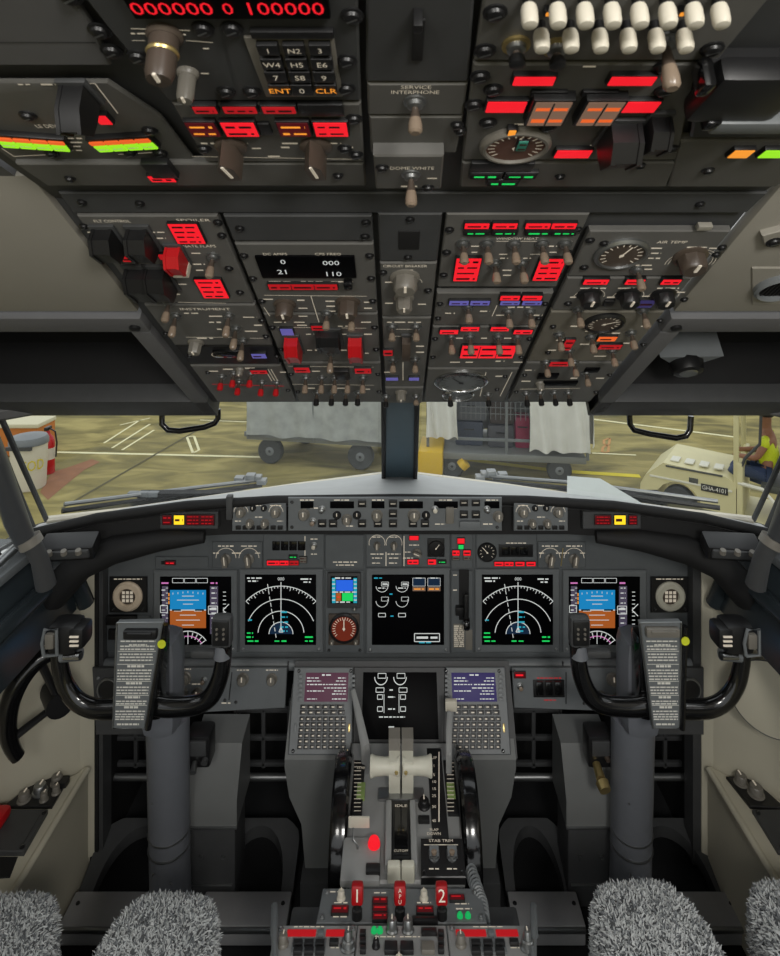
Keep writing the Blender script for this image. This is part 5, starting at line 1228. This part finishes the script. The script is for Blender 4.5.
for i, s in enumerate((-1, 1)):
    pf = [Vector((s * x, y, Z(z))) for x, y, z in foot]; ph = [Vector((s * x, y, Z(z))) for x, y, z in head]
    t = thing('window_%d' % (i + 1), None, None, pf[0]); tag(t, kind='structure'); off = pf[0]
    m = MB(); n = len(pf); m.add([p - off for p in pf] + [p - off for p in ph], [(k, k + 1, n + k + 1, n + k) for k in range(n - 1)]); m.build('pane', GLASS, t)
    MB().tube([p - off for p in pf], .009, 8).build('seal', TIPW, t); MB().tube([pf[-1] - off, ph[-1] - off], .006, 8).build('side_seal', FRAMEG, t)
    # header between pane and overhead
    m = MB(); m.tube([p + Vector((0, -.01, .02)) for p in ph], .022, 8); m.add([ph[k] + Vector((0, .03, .015)) for k in range(n)] + [Vector((p.x * 1.02, 1.22, Z(-.22))) for p in ph], [(k, k + 1, n + k + 1, n + k) for k in range(n - 1)]); struct('trim_8', m, LINERD)
    # post between windshield and side window
    a, b_ = Vector((s * .90, 1.475, Z(-.69))), Vector((s * .835, 1.19, Z(-.30)))
    m = MB(); m.tube([a, a.lerp(b_, .5), b_], [.011, .011, .013], 12); struct('trim_9', m, FRAMEG)
    # side window
    t = thing('window_%d' % (i + 3), None, None, (s * .95, 1.2, Z(-.5))); tag(t, kind='structure'); off = Vector((s * .95, 1.2, Z(-.5)))
    q = [Vector((s * .905, 1.46, Z(-.69))), Vector((s * 1.06, .55, Z(-.69))), Vector((s * .98, .50, Z(-.22))), Vector((s * .84, 1.18, Z(-.30)))]
    m = MB(); m.add([p - off for p in q], [(0, 1, 2, 3)]); m.build('pane', GLASS, t)
    m = MB(); m.tube([q[k % 4] - off for k in range(5)], .016, 8); m.build('frame', FRAMEG, t)
    m = MB(); m.add([q[2], q[3], Vector((s * .90, 1.24, Z(-.31))), Vector((s * 1.02, 1.2, Z(-.22))), Vector((s * 1.03, .50, Z(.16)))], [(0, 1, 2, 3, 4)]); struct('trim_10', m, LINER)
    m = MB(); m.add([q[1], q[2], Vector((s * .98, -.9, Z(-.10))), Vector((s * 1.10, -.9, Z(-.69)))], [(0, 1, 2, 3)]); m.add([q[2], Vector((s * .98, -.9, Z(-.10))), Vector((s * .8, -.9, Z(.3))), Vector((s * .8, .5, Z(.12)))], [(0, 1, 2, 3)]); struct('wall_%s.001' % ('left' if s < 0 else 'right'), m, LINER)
    # padded grab post beside the side window
    g = [at(-18, 425, 1.17), at(-2, 470, 1.19), at(16, 520, 1.215), at(26, 543, 1.225)]; g2 = [at(30, 540, 1.225), at(40, 560, 1.24), at(46, 585, 1.26)]
    mir = lambda p: Vector((p.x if s < 0 else -p.x, p.y, p.z))
    t = thing('grab_post', 'dark padded grab post beside the %s side window' % ('left' if s < 0 else 'right'), 'post', mir(g[-1]), group='grab posts'); off = mir(g[-1])
    MB().tube([mir(p) - off for p in g], [.020, .022, .022, .019], 16).build('padding', mat('post_padding_%d' % s, S(62, 64, 67), .3, var=.1, coat=.2), t)
    MB().tube([mir(p) - off for p in g2], [.018, .017, .020], 14).build('lower_tube', FRAMEG, t)
    MB().tube([mir(p) - off for p in (at(28, 538, 1.225), at(32, 545, 1.227))], .023, 16).build('collar', KNOB, t)
# centre post
m = MB(); w0, w1 = .052, .040
m.add([(-w0, 1.80, Z(-.69)), (w0, 1.80, Z(-.69)), (w0 * .8, 1.87, Z(-.69)), (-w0 * .8, 1.87, Z(-.69)), (-w1, 1.31, Z(-.28)), (w1, 1.31, Z(-.28)), (w1 * .8, 1.38, Z(-.28)), (-w1 * .8, 1.38, Z(-.28))], [(0, 1, 5, 4), (1, 2, 6, 5), (2, 3, 7, 6), (3, 0, 4, 7), (0, 1, 2, 3), (4, 5, 6, 7)])
struct('trim_11', m, POSTB)
for s in (-1, 1):
    m = MB(); m.tube([(s * .047, 1.79, Z(-.69)), (s * .037, 1.30, Z(-.28))], .006, 8); struct('trim_12', m, MATTE)
# pale sheet added to imitate a reflection in the right windshield
c = at(606, 503, 1.62); m = MB(); m.add([(-.10, .02, -.004), (.12, -.06, -.004), (-.005, .03, .055), (-.09, .05, .055)], [(0, 1, 2, 3)])
m.add([(-.10, .0215, -.005), (.12, -.0585, -.005), (-.005, .0315, .054), (-.09, .0515, .054)], [(0, 1, 2, 3)])
o = m.build('reflection_sheet', mat('paper_reflection', S(206, 212, 210), .7, var=.04), None, c); tag(o, 'pale sheet imitating a reflection low in the right windshield', 'paper_reflection')
# ------------------------------------------------------------------ wipers and nose
for s, pts, lab in ((-1, [(62, 511), (150, 499), (262, 485)], 'long metal wiper lying across the foot of the left windshield'), (1, [(480, 481), (580, 489), (720, 508)], 'long metal wiper lying across the foot of the right windshield')):
    ds = [1.62, 1.80, 1.92] if s < 0 else [1.92, 1.80, 1.64]
    ps = [at(x, y, d) for (x, y), d in zip(pts, ds)]; c = ps[1]; t = thing('windshield_wiper', lab, 'wiper', c, group='windshield wipers')
    MB().tube([p - c for p in ps], .007, 8).build('blade', BLACK, t)
    MB().tube([p - c + Vector((0, .01, .014)) for p in ps], .006, 8).build('arm', STEEL, t)
    hub = ps[2] if s < 0 else ps[0]
    m = MB(); 
    for k in range(5): m.box(hub - c + Vector((-s * -.02 * k * (1 if s < 0 else 1) * .9, .01 * (k % 2), .012 + .008 * (k % 3))), (.03, .03, .016), .004)
    m.build('pivot', STEEL, t)
    q = ps[0].lerp(ps[1], .9) if s < 0 else ps[1].lerp(ps[2], .1)
    m = MB()
    for k in range(3): m.box(q - c + Vector((-.03 + .03 * k, .01, .014)), (.03, .02, .014), .003)
    m.build('blade_clip', LEDGE, t)
m = MB(); n = 16; vs = []
for i in range(n + 1):
    a = PI * i / n
    for j, (r, y, z) in enumerate(((1.0, 1.52, -.70), (.98, 1.9, -.72), (.75, 2.4, -.92), (.4, 2.75, -1.2), (.05, 2.9, -1.5))):
        vs.append((math.cos(a) * r, y if j else 1.52 + .30 * math.sin(a), Z(z) - (1 - math.sin(a)) * (.22 if j else .02)))
fs = [(i * 5 + j, i * 5 + j + 1, (i + 1) * 5 + j + 1, (i + 1) * 5 + j) for i in range(n) for j in range(4)]
m.add(vs, fs); tag(m.build('aircraft_nose', mat('nose_white', S(196, 200, 200), .4, var=.04)), 'pale curved aircraft nose skin just outside the windshields', 'aircraft nose')
# ------------------------------------------------------------------ apron outside
GZ = Z(-3.9)
def ground_mat():
    m = mat('apron_tarmac', S(158, 146, 104), .85, var=.0, scale=1.2); nt = m.node_tree; b = nt.nodes['Principled BSDF']
    tc = nt.nodes.new('ShaderNodeTexCoord'); n1 = nt.nodes.new('ShaderNodeTexNoise'); n1.inputs['Scale'].default_value = .9; n1.inputs['Detail'].default_value = 8; n1.inputs['Distortion'].default_value = .8
    mp = nt.nodes.new('ShaderNodeMapping'); mp.inputs['Scale'].default_value = (1, 2.2, 1); nt.links.new(tc.outputs['Object'], mp.inputs[0]); nt.links.new(mp.outputs[0], n1.inputs['Vector'])
    cr = nt.nodes.new('ShaderNodeValToRGB'); e = cr.color_ramp.elements; e[0].position = .32; e[0].color = S(94, 87, 46); e[1].position = .66; e[1].color = S(162, 149, 90); q = e.new(.5); q.color = S(130, 119, 66)
    nt.links.new(n1.outputs['Fac'], cr.inputs[0]); nt.links.new(cr.outputs[0], b.inputs['Base Color']); return m
m = MB(); m.box((0, 30, GZ - .05), (160, 100, .1)); struct('floor.001', m, ground_mat())
LINEW = mat('painted_line_cream', S(226, 220, 176), .8, var=.12, scale=6); LINEY = mat('painted_line_yellow', S(214, 196, 40), .8, var=.1, scale=6); STAIN = mat('red_stain', S(140, 96, 66), .9, var=.3, scale=5); SEAM = mat('dark_seam', S(86, 80, 52), .9)
def G(px, py, h=0.0): return on_z(px, py, GZ + h)
def gline(name, pts, w, m_, lab, cat='ground marking', group=None, h=.006):
    b = MB()
    for (p, q) in zip(pts[:-1], pts[1:]):
        a = G(*p, h); c = G(*q, h); d = (c - a); d.z = 0; n = Vector((-d.y, d.x, 0)).normalized() * w / 2
        b.add([a - n, c - n, c + n, a + n], [(0, 1, 2, 3)])
    o = b.build(name, m_, smooth=False); tag(o, lab, cat, group); return o
gline('painted_line', [(52, 452), (140, 454), (262, 457)], .09, LINEW, 'long pale line across the tarmac left of covered cart')
for i, (a, b_) in enumerate((((104, 443), (140, 420)), ((112, 448), (150, 424)), ((122, 450), (154, 430)), ((120, 425), (150, 418)))):
    gline('hatch_mark', [a, b_], .05, LINEW, 'pale hatching stroke on the tarmac in the left windshield', group='pale hatching on the tarmac')
gline('painted_figure', [(187, 437), (194, 436), (199, 450), (193, 453), (187, 437)], .05, LINEW, 'small pale painted figure on tarmac left of the covered cart')
gline('painted_line', [(200, 420), (250, 422)], .05, LINEW, 'short pale line on the tarmac just left of cart top')
gline('tarmac_seam', [(62, 508), (215, 420)], .05, SEAM, 'dark seam running diagonally across the left tarmac', 'seam')
gline('painted_line', [(592, 419), (735, 437)], .10, LINEW, 'pale line crossing behind the tug in the right windshield')
gline('painted_line', [(430, 455), (560, 471), (640, 476)], .16, LINEY, 'yellow line on the tarmac under curtained cart')
gline('painted_line', [(592, 453), (636, 455)], .06, LINEW, 'thin pale line between the curtained cart and tug')
gline('painted_digit', [(604, 440), (610, 438), (609, 444), (603, 447), (602, 452), (608, 452), (609, 446), (604, 444), (604, 440)], .05, mat('painted_line_orange', S(190, 140, 84), .8), 'small orange painted digit on tarmac left of the tug')
b = MB(); pts = [(40, 492), (48, 500), (62, 488), (84, 470), (100, 462), (92, 459), (66, 468), (52, 472)]
b.add([G(x, y, .004) for x, y in pts], [tuple(range(len(pts)))]); tag(b.build('rust_stain', STAIN, smooth=False), 'reddish stain on tarmac beside the white bin', 'stain')
TARP = mat('tarp_silver', S(160, 164, 162), .5, var=.42, scale=5, bump=.6); CURT = mat('curtain_white', S(214, 214, 208), .55, var=.12, scale=4); TYRE = mat('tyre', S(60, 62, 62), .8, var=.2); CARTY = mat('chassis_yellow', S(214, 176, 40), .5, var=.1); CARTG = mat('chassis_grey', S(120, 122, 118), .5, var=.1)
def wheel(parent, loc, r, w, nm='wheel'):
    o = MB().lathe([(r * .5, -w / 2), (r * .92, -w / 2), (r, -w * .3), (r, w * .3), (r * .92, w / 2), (r * .5, w / 2)], seg=28).build(nm, TYRE, parent, loc); o.rotation_euler = (PI / 2, 0, 0)
    MB().lathe([(r * .52, -w * .42), (r * .30, -w * .52), (r * .12, -w * .6), (r * .12, w * .6), (r * .30, w * .52), (r * .52, w * .42)], seg=18).build('hub_cap', LEDGE, o)
    return o
def cloth(x0, x1, z0, z1, y, folds, amp, rng):
    b = MB(); nx, nz = 40, 10; ph = rng.random() * 6
    for j in range(nz + 1):
        for i in range(nx + 1):
            u, v = i / nx, j / nz; b.v.append((x0 + (x1 - x0) * u + .02 * math.sin(v * 5 + u * 9), y + amp * (1.15 - v * .8) * math.sin(u * folds * 2 * PI + ph + 1.2 * math.sin(v * 3)) - (1 - v) * .05, z0 + (z1 - z0) * v + .02 * math.sin(u * 17)))
    for j in range(nz):
        for i in range(nx): b.f.append((j * (nx + 1) + i, j * (nx + 1) + i + 1, (j + 1) * (nx + 1) + i + 1, (j + 1) * (nx + 1) + i)); b.m.append(0)
    return b
rng = random.Random(11)
# covered cart, left
c = G(271, 463); e_ = G(361, 469); d = (e_ - c); L_ = d.length; ang = math.atan2(d.y, d.x)
t = thing('baggage_cart', 'baggage cart under silver grey tarpaulin in the left windshield', 'baggage cart', (c.x, c.y, GZ), (0, 0, ang))
for x, y in ((0, 0), (L_, 0), (0.25, 1.25), (L_ + .25, 1.25)): wheel(t, (x, y, .24), .24, .14)
MB().box((L_ / 2, .62, .50), (L_ + .9, 1.45, .10), .02).build('bed', CARTG, t)
MB().box((L_ / 2, -.12, .56), (L_ + .95, .04, .09), .01).build('side_rail', LEDGE, t)
b = cloth(-.42, L_ + .48, .56, 2.05, -.13, 5, .035, rng); b.build('tarpaulin', TARP, t)
MB().box((L_ / 2, .62, 1.28), (L_ + .84, 1.36, 1.46), .06).build('cover_body', TARP, t)
for x in (-.40, L_ * .5, L_ + .45): MB().box((x, -.15, 1.2), (.03, .02, 1.4), .005).build('strap', LEDGE, t)
# curtained cart, right
c = G(452, 477); e_ = G(590, 483); d = e_ - c; ang = math.atan2(d.y, d.x); L_ = d.length
t = thing('baggage_cart', 'open baggage cart with white curtains and bags in the right windshield', 'baggage cart', (c.x, c.y, GZ), (0, 0, ang))
for x, y in ((0, 0), (L_ * .78, 0), (0, 1.3), (L_ * .78, 1.3)): wheel(t, (x, y, .21), .21, .14)
MB().box((L_ / 2 - .25, .66, .40), (L_ + .35, 1.5, .12), .02).build('bed', CARTG, t)
MB().box((-.36, .1, .34), (.42, .9, .40), .03).build('yellow_bumper', CARTY, t); MB().tube([(.16, -.06, .22), (.24, -.06, .30)], .11, 10).build('yellow_guard', CARTY, t)
for x in (-.42, L_ * .40, L_ - .05):
    for y in (-.05, 1.36): MB().box((x, y, 1.25), (.05, .05, 1.7), .01).build('post', LEDGE, t)
MB().box((L_ / 2 - .22, .66, 2.1), (L_ + .45, 1.5, .05), .01).build('roof', TARP, t)
b = cloth(-.45, .10, .72, 2.05, -.09, 3, .04, rng); b.build('curtain', CURT, t); b = cloth(L_ * .56, L_ - .02, .55, 2.05, -.10, 3.5, .05, rng); b.build('curtain', CURT, t)
b = cloth(0, 1.45, .60, 2.05, 0, 3, .04, rng); o = b.build('curtain', CURT, t, (L_, -.05, 0)); o.rotation_euler = (0, 0, PI / 2)
b = cloth(-.40, L_, .5, 2.05, 1.34, 4, .03, rng); b.build('curtain', mat('curtain_grey', S(120, 122, 124), .6, var=.2, scale=3), t)
MB().box((L_ * .28, -.06, .70), (L_ * .62, .03, .05), .005).build('rail', LEDGE, t); MB().box((L_ * .28, -.06, 1.5), (L_ * .62, .02, .03), .004).build('rail', LEDGE, t)
b = MB()
for i in range(15): b.box((.16 + i * .085, -.07, 1.55), (.010, .010, 1.0))
for j in range(9): b.box((.76, -.07, 1.15 + j * .11), (1.25, .010, .010))
b.build('mesh_net', LEDGE, t)
cw = Matrix.Translation(Vector((c.x, c.y, GZ))) @ Matrix.Rotation(ang, 4, 'Z')
bags = [(.30, .5, .68, .50, .40, .44, (52, 60, 78), 'dark blue suitcase lowest inside the curtained cart beside its left curtain'), (.86, .45, .68, .46, .4, .40, (70, 70, 76), 'grey suitcase lowest in the middle of the curtained cart'), (1.24, .45, .68, .26, .4, .56, (150, 34, 74), 'crimson bag beside the right curtain of the cart'),
        (.34, .5, 1.13, .52, .4, .40, (86, 88, 96), 'grey suitcase stacked above dark blue one in the cart'), (.88, .48, 1.09, .44, .4, .44, (60, 50, 50), 'brown black suitcase stacked in the middle of the cart')]
for x, y, z, w, dd, h, col, lab in bags:
    p = cw @ Vector((x, y, z - .22)); o = thing('suitcase', lab, 'suitcase', p, (0, 0, ang), 'bags in the curtained cart')
    MB().box((0, 0, h / 2), (w, dd, h), .05).build('shell', mat('bag_%d' % int(x * 100 + z * 10), S(*col), .5, var=.2, scale=8), o)
    MB().tube([(-.08, -dd / 2 - .005, h * .7), (-.07, -dd / 2 - .03, h * .7), (.07, -dd / 2 - .03, h * .7), (.08, -dd / 2 - .005, h * .7)], .012, 8).build('handle', BLACK, o)
# tug
TUG = mat('tug_cream', S(206, 198, 152), .45, var=.08, scale=4); TUGD = mat('tug_dark', S(70, 72, 66), .6)
c = Vector((3.56, 8.8, GZ)); t = thing('baggage_tug', 'cream baggage tug with dark wheel arch in the right windshield', 'tug', (c.x, c.y, GZ), (0, 0, math.radians(-35))); t.scale = (.72, .85, .90)
hood = [(0, .20), (.02, .62), (.12, .78), (.45, 1.02), (1.55, .98), (1.72, .90), (1.72, .22), (1.22, .22)] 
arch = [(1.2, .22)] + [(.72 + .46 * math.cos(a), .30 + .46 * math.sin(a)) for a in [PI * k / 10 for k in range(11)]] + [(.25, .22)]
m = MB(); m.extr(hood[:7] + arch[1:], 1, 0.0, 1.25); m.build('hood', TUG, t)
for a_, b_ in (((.20, .80), (1.66, .76)), ((.5, 1.0), (1.5, .965))): MB().box(((a_[0] + b_[0]) / 2, -.008, (a_[1] + b_[1]) / 2), (b_[0] - a_[0], .02, .03), .006).build('trim_bar', TUGD if a_[0] > .4 else CREAM, t)
for k in range(4): MB().box((.62 + k * .26, .30, 1.03), (.16, .26, .02), .006).build('hood_vent', CREAM, t)
MB().tube([(.95, .02, .78), (1.15, .02, .98)], .015, 6).build('hood_strap', TUGD, t)
wheel(t, (.72, .10, .34), .34, .2)
wheel(t, (2.55, .10, .28), .28, .2); MB().box((2.1, .62, .30), (.85, 1.25, .14), .03).build('step_floor', TUG, t)
MB().box((2.75, .62, .55), (.8, 1.25, .5), .05).build('rear_body', TUG, t)
MB().box((1.78, .62, .75), (.10, 1.25, .95), .02).build('dash_board', TUG, t)
for x, y in ((1.72, .04), (1.72, 1.2), (2.95, .04), (2.95, 1.2)): MB().box((x, y, 1.45), (.09, .07, 1.25), .012).build('cab_post', TUG, t)
MB().box((2.33, .62, 2.06), (1.45, 1.35, .06), .02).build('cab_roof', CREAM, t)
MB().tube([(1.80, .02, 1.15), (1.86, .02, 1.3), (2.1, .02, 1.55), (2.12, .02, 2.0)], .025, 8).build('cab_brace', FRAMEG, t); MB().tube([(1.75, .02, .92), (2.15, -.02, .90), (2.35, -.02, .72), (2.4, -.02, .42)], .03, 8).build('side_rail', CREAM, t)
MB().box((2.35, .62, .86), (.5, .9, .12), .04).build('seat', TUGD, t); MB().box((2.62, .62, 1.15), (.12, .9, .5), .04).build('backrest', TUGD, t)
m = MB(); m.tube([(1.9, .62, 1.05), (2.02, .62, 1.2)], .02, 8); ring = [(2.02 + .05 * math.sin(a), .62 + .19 * math.cos(a), 1.22 + .16 * math.sin(a)) for a in [2 * PI * k / 16 for k in range(17)]]; m.tube(ring, .018, 6); m.build('steering_wheel', BLACK, t)
pl = MB(); pl.box((1.36, -.012, .76), (.46, .014, .11), .004); pl = pl.build('number_plate', BLACK, t)
g = MB(); g.text('GHA-4101', 0, 0, 0, .062, .40); o = g.build('lettering', PAINT, pl, (1.36, -.021, .76), False); o.rotation_euler = (PI / 2, 0, 0)
g = MB(); g.box((1.0, -.008, .83), (.16, .012, .08), .004); g.build('badge', TUGD, t)
# driver
def skin(name, joints, edges, m, parent=None, lvl=2):
    me = bpy.data.meshes.new(name); me.from_pydata([j[0] for j in joints], edges, []); me.materials.append(m)
    o = bpy.data.objects.new(name, me); COL.objects.link(o); o.parent = parent
    md = o.modifiers.new('s', 'SKIN'); ss = o.modifiers.new('d', 'SUBSURF'); ss.levels = ss.render_levels = lvl
    for i, j in enumerate(joints):
        r = j[1]; me.skin_vertices[0].data[i].radius = (r, r) if not isinstance(r, tuple) else r; me.skin_vertices[0].data[i].use_root = (i == 0)
    dg = bpy.context.evaluated_depsgraph_get(); ev = o.evaluated_get(dg); nm = bpy.data.meshes.new_from_object(ev); o.modifiers.clear(); o.data = nm; nm.name = name
    if not nm.materials: nm.materials.append(m)
    nm.polygons.foreach_set('use_smooth', [True] * len(nm.polygons)); return o
tw = Matrix.Translation(Vector((c.x, c.y, GZ))) @ Matrix.Rotation(math.radians(-35), 4, 'Z')
pe = thing('person', 'person in a yellow high visibility vest seated driving the tug', 'person', tw @ Vector((1.58, .45, .84)), (0, 0, math.radians(-35)))
SKIN = mat('skin', S(150, 104, 80), .6); DENIM = mat('blue_trousers', S(40, 56, 88), .8); HIVIS = mat('hi_vis_yellow', S(206, 220, 40), .6, var=.12); HAIR = mat('hair', S(30, 26, 24), .7)
J = [((0, 0, .10), (.15, .12)), ((0.02, 0, .35), (.15, .11)), ((0.0, 0, .55), (.13, .09)), ((-.01, 0, .66), .055), ((-.03, 0, .74), .075), ((-.03, 0, .84), .085), ((-.03, 0, .92), .05),
     ((0, -.19, .54), .06), ((-.12, -.24, .30), .045), ((-.34, -.16, .28), .035), ((-.41, -.15, .30), .03), ((0, .19, .54), .06), ((-.12, .24, .30), .045), ((-.34, .16, .28), .035), ((-.41, .15, .30), .03),
     ((-.04, -.1, .06), .09), ((-.42, -.12, .08), .065), ((-.44, -.12, -.32), .045), ((-.54, -.12, -.36), .035), ((-.04, .1, .06), .09), ((-.42, .12, .08), .065), ((-.44, .12, -.32), .045), ((-.54, .12, -.36), .035)]
E = [(0, 1), (1, 2), (2, 3), (3, 4), (4, 5), (5, 6), (2, 7), (7, 8), (8, 9), (9, 10), (2, 11), (11, 12), (12, 13), (13, 14), (0, 15), (15, 16), (16, 17), (17, 18), (0, 19), (19, 20), (20, 21), (21, 22)]
skin('body', J, E, SKIN, pe)
skin('hi_vis_vest', [((0, 0, .10), (.175, .15)), ((.02, 0, .35), (.175, .14)), ((0, 0, .56), (.15, .12)), ((0, -.19, .55), .075), ((-.06, -.22, .43), .065), ((0, .19, .55), .075), ((-.06, .22, .43), .065)], [(0, 1), (1, 2), (2, 3), (3, 4), (2, 5), (5, 6)], HIVIS, pe)
skin('trousers', [((0, 0, .06), (.16, .14)), ((-.06, -.1, .06), .10), ((-.42, -.12, .08), .078), ((-.44, -.12, -.26), .058), ((-.06, .1, .06), .10), ((-.42, .12, .08), .078), ((-.44, .12, -.26), .058)], [(0, 1), (1, 2), (2, 3), (0, 4), (4, 5), (5, 6)], DENIM, pe)
MB().lathe([(.088, 0), (.096, .03), (.088, .075), (.05, .105), (.01, .112)], (-.025, 0, .84), 16).build('hair', HAIR, pe)
# bin, extinguisher, crate
c = G(29, 487); t = thing('waste_bin', 'white round bin lettered FOD in the left windshield corner', 'bin', (c.x, c.y, GZ))
MB().lathe([(.24, 0), (.255, .03), (.28, .70), (.285, .74), (.29, .76)], seg=30).build('body', TIPW, t); MB().lathe([(.30, .74), (.30, .80), (.27, .86), (.10, .90), (.02, .90)], seg=30).build('lid', LEDGE, t)
MB().prism([(-.22, -.27), (.22, -.27), (.20, -.305), (-.20, -.305)], .70, .76).build('lid_flap', FRAMEG, t)
g = MB(); g.text('FOD', 0, 0, 0, .17, .34); 
g.v = [(.283 * math.sin(v[0] / .283), -.283 * math.cos(v[0] / .283), v[1]) for v in g.v]; g.build('lettering', LINEY, t, (-.0, 0, .42), False).rotation_euler = (0, 0, math.radians(44))
c = G(48, 473); t = thing('fire_extinguisher', 'red fire extinguisher standing beside the white bin', 'extinguisher', (c.x, c.y, GZ))
MB().lathe([(.10, 0), (.11, .02), (.11, .55), (.09, .64), (.04, .70), (.03, .76)], seg=22).build('cylinder', REDP, t); MB().box((0, 0, .80), (.06, .16, .06), .01).build('valve', BLACK, t)
MB().tube([(.03, 0, .8), (.14, -.02, .75), (.17, -.02, .55), (.15, -.02, .3)], .014, 8).build('hose', BLACK, t); MB().lathe([(.112, .26), (.112, .46)], seg=22).build('label_band', TIPW, t)
c = G(24, 452); t = thing('crate', 'orange brown crate standing behind the white bin', 'crate', (c.x, c.y, GZ))
MB().box((0, 0, .32), (.9, .6, .62), .02).build('box', mat('crate_orange', S(186, 112, 44), .7, var=.2, scale=5), t); MB().box((0, -.01, .60), (.94, .64, .08), .02).build('rim', mat('crate_rim', S(206, 200, 170), .7), t)
# ------------------------------------------------------------------ light, sky, camera
w = bpy.data.worlds.new('World'); SC.world = w; w.use_nodes = True; nt = w.node_tree; nt.nodes.clear()
o = nt.nodes.new('ShaderNodeOutputWorld'); bg = nt.nodes.new('ShaderNodeBackground'); tc = nt.nodes.new('ShaderNodeTexCoord'); sx = nt.nodes.new('ShaderNodeSeparateXYZ'); cr = nt.nodes.new('ShaderNodeValToRGB')
nt.links.new(tc.outputs['Generated'], sx.inputs[0]); nt.links.new(sx.outputs['Z'], cr.inputs[0]); nt.links.new(cr.outputs[0], bg.inputs[0]); nt.links.new(bg.outputs[0], o.inputs[0])
e = cr.color_ramp.elements; e[0].position = 0.0; e[0].color = (.72, .74, .74, 1); e[1].position = 1.0; e[1].color = (.92, .96, 1.0, 1)
bg.inputs[1].default_value = 1.2
def area(name, loc, size, power, rot, col=(1, .97, .92)):
    l = bpy.data.lights.new(name, 'AREA'); l.shape = 'RECTANGLE'; l.size, l.size_y = size; l.energy = power; l.color = col
    o = bpy.data.objects.new(name, l); COL.objects.link(o); o.location = loc; o.rotation_euler = rot; return o
area('dome_lamp', (-.35, -.55, Z(.20)), (.30, .30), 5.0, (math.radians(38), 0, 0)); area('dome_lamp', (.35, -.55, Z(.20)), (.30, .30), 12.0, (math.radians(38), 0, 0))
cam = bpy.data.cameras.new('Camera'); co_ = bpy.data.objects.new('Camera', cam); COL.objects.link(co_); co_.location = CAM; co_.rotation_euler = (PI / 2, 0, 0)
cam.sensor_fit = 'VERTICAL'; cam.sensor_height = 36; cam.sensor_width = 36; cam.lens = 36 * F / 956; cam.shift_x = -(PX0 - 390) / 956; cam.shift_y = -(478 - PY0) / 956
cam.clip_start = .02; cam.clip_end = 300; cam.dof.use_dof = True; cam.dof.focus_distance = 1.40; cam.dof.aperture_fstop = 20
SC.camera = co_
vs = SC.view_settings; vs.view_transform = 'Standard'; vs.look = 'None'; vs.exposure = 0.0; vs.gamma = 1.0; vs.use_curve_mapping = False
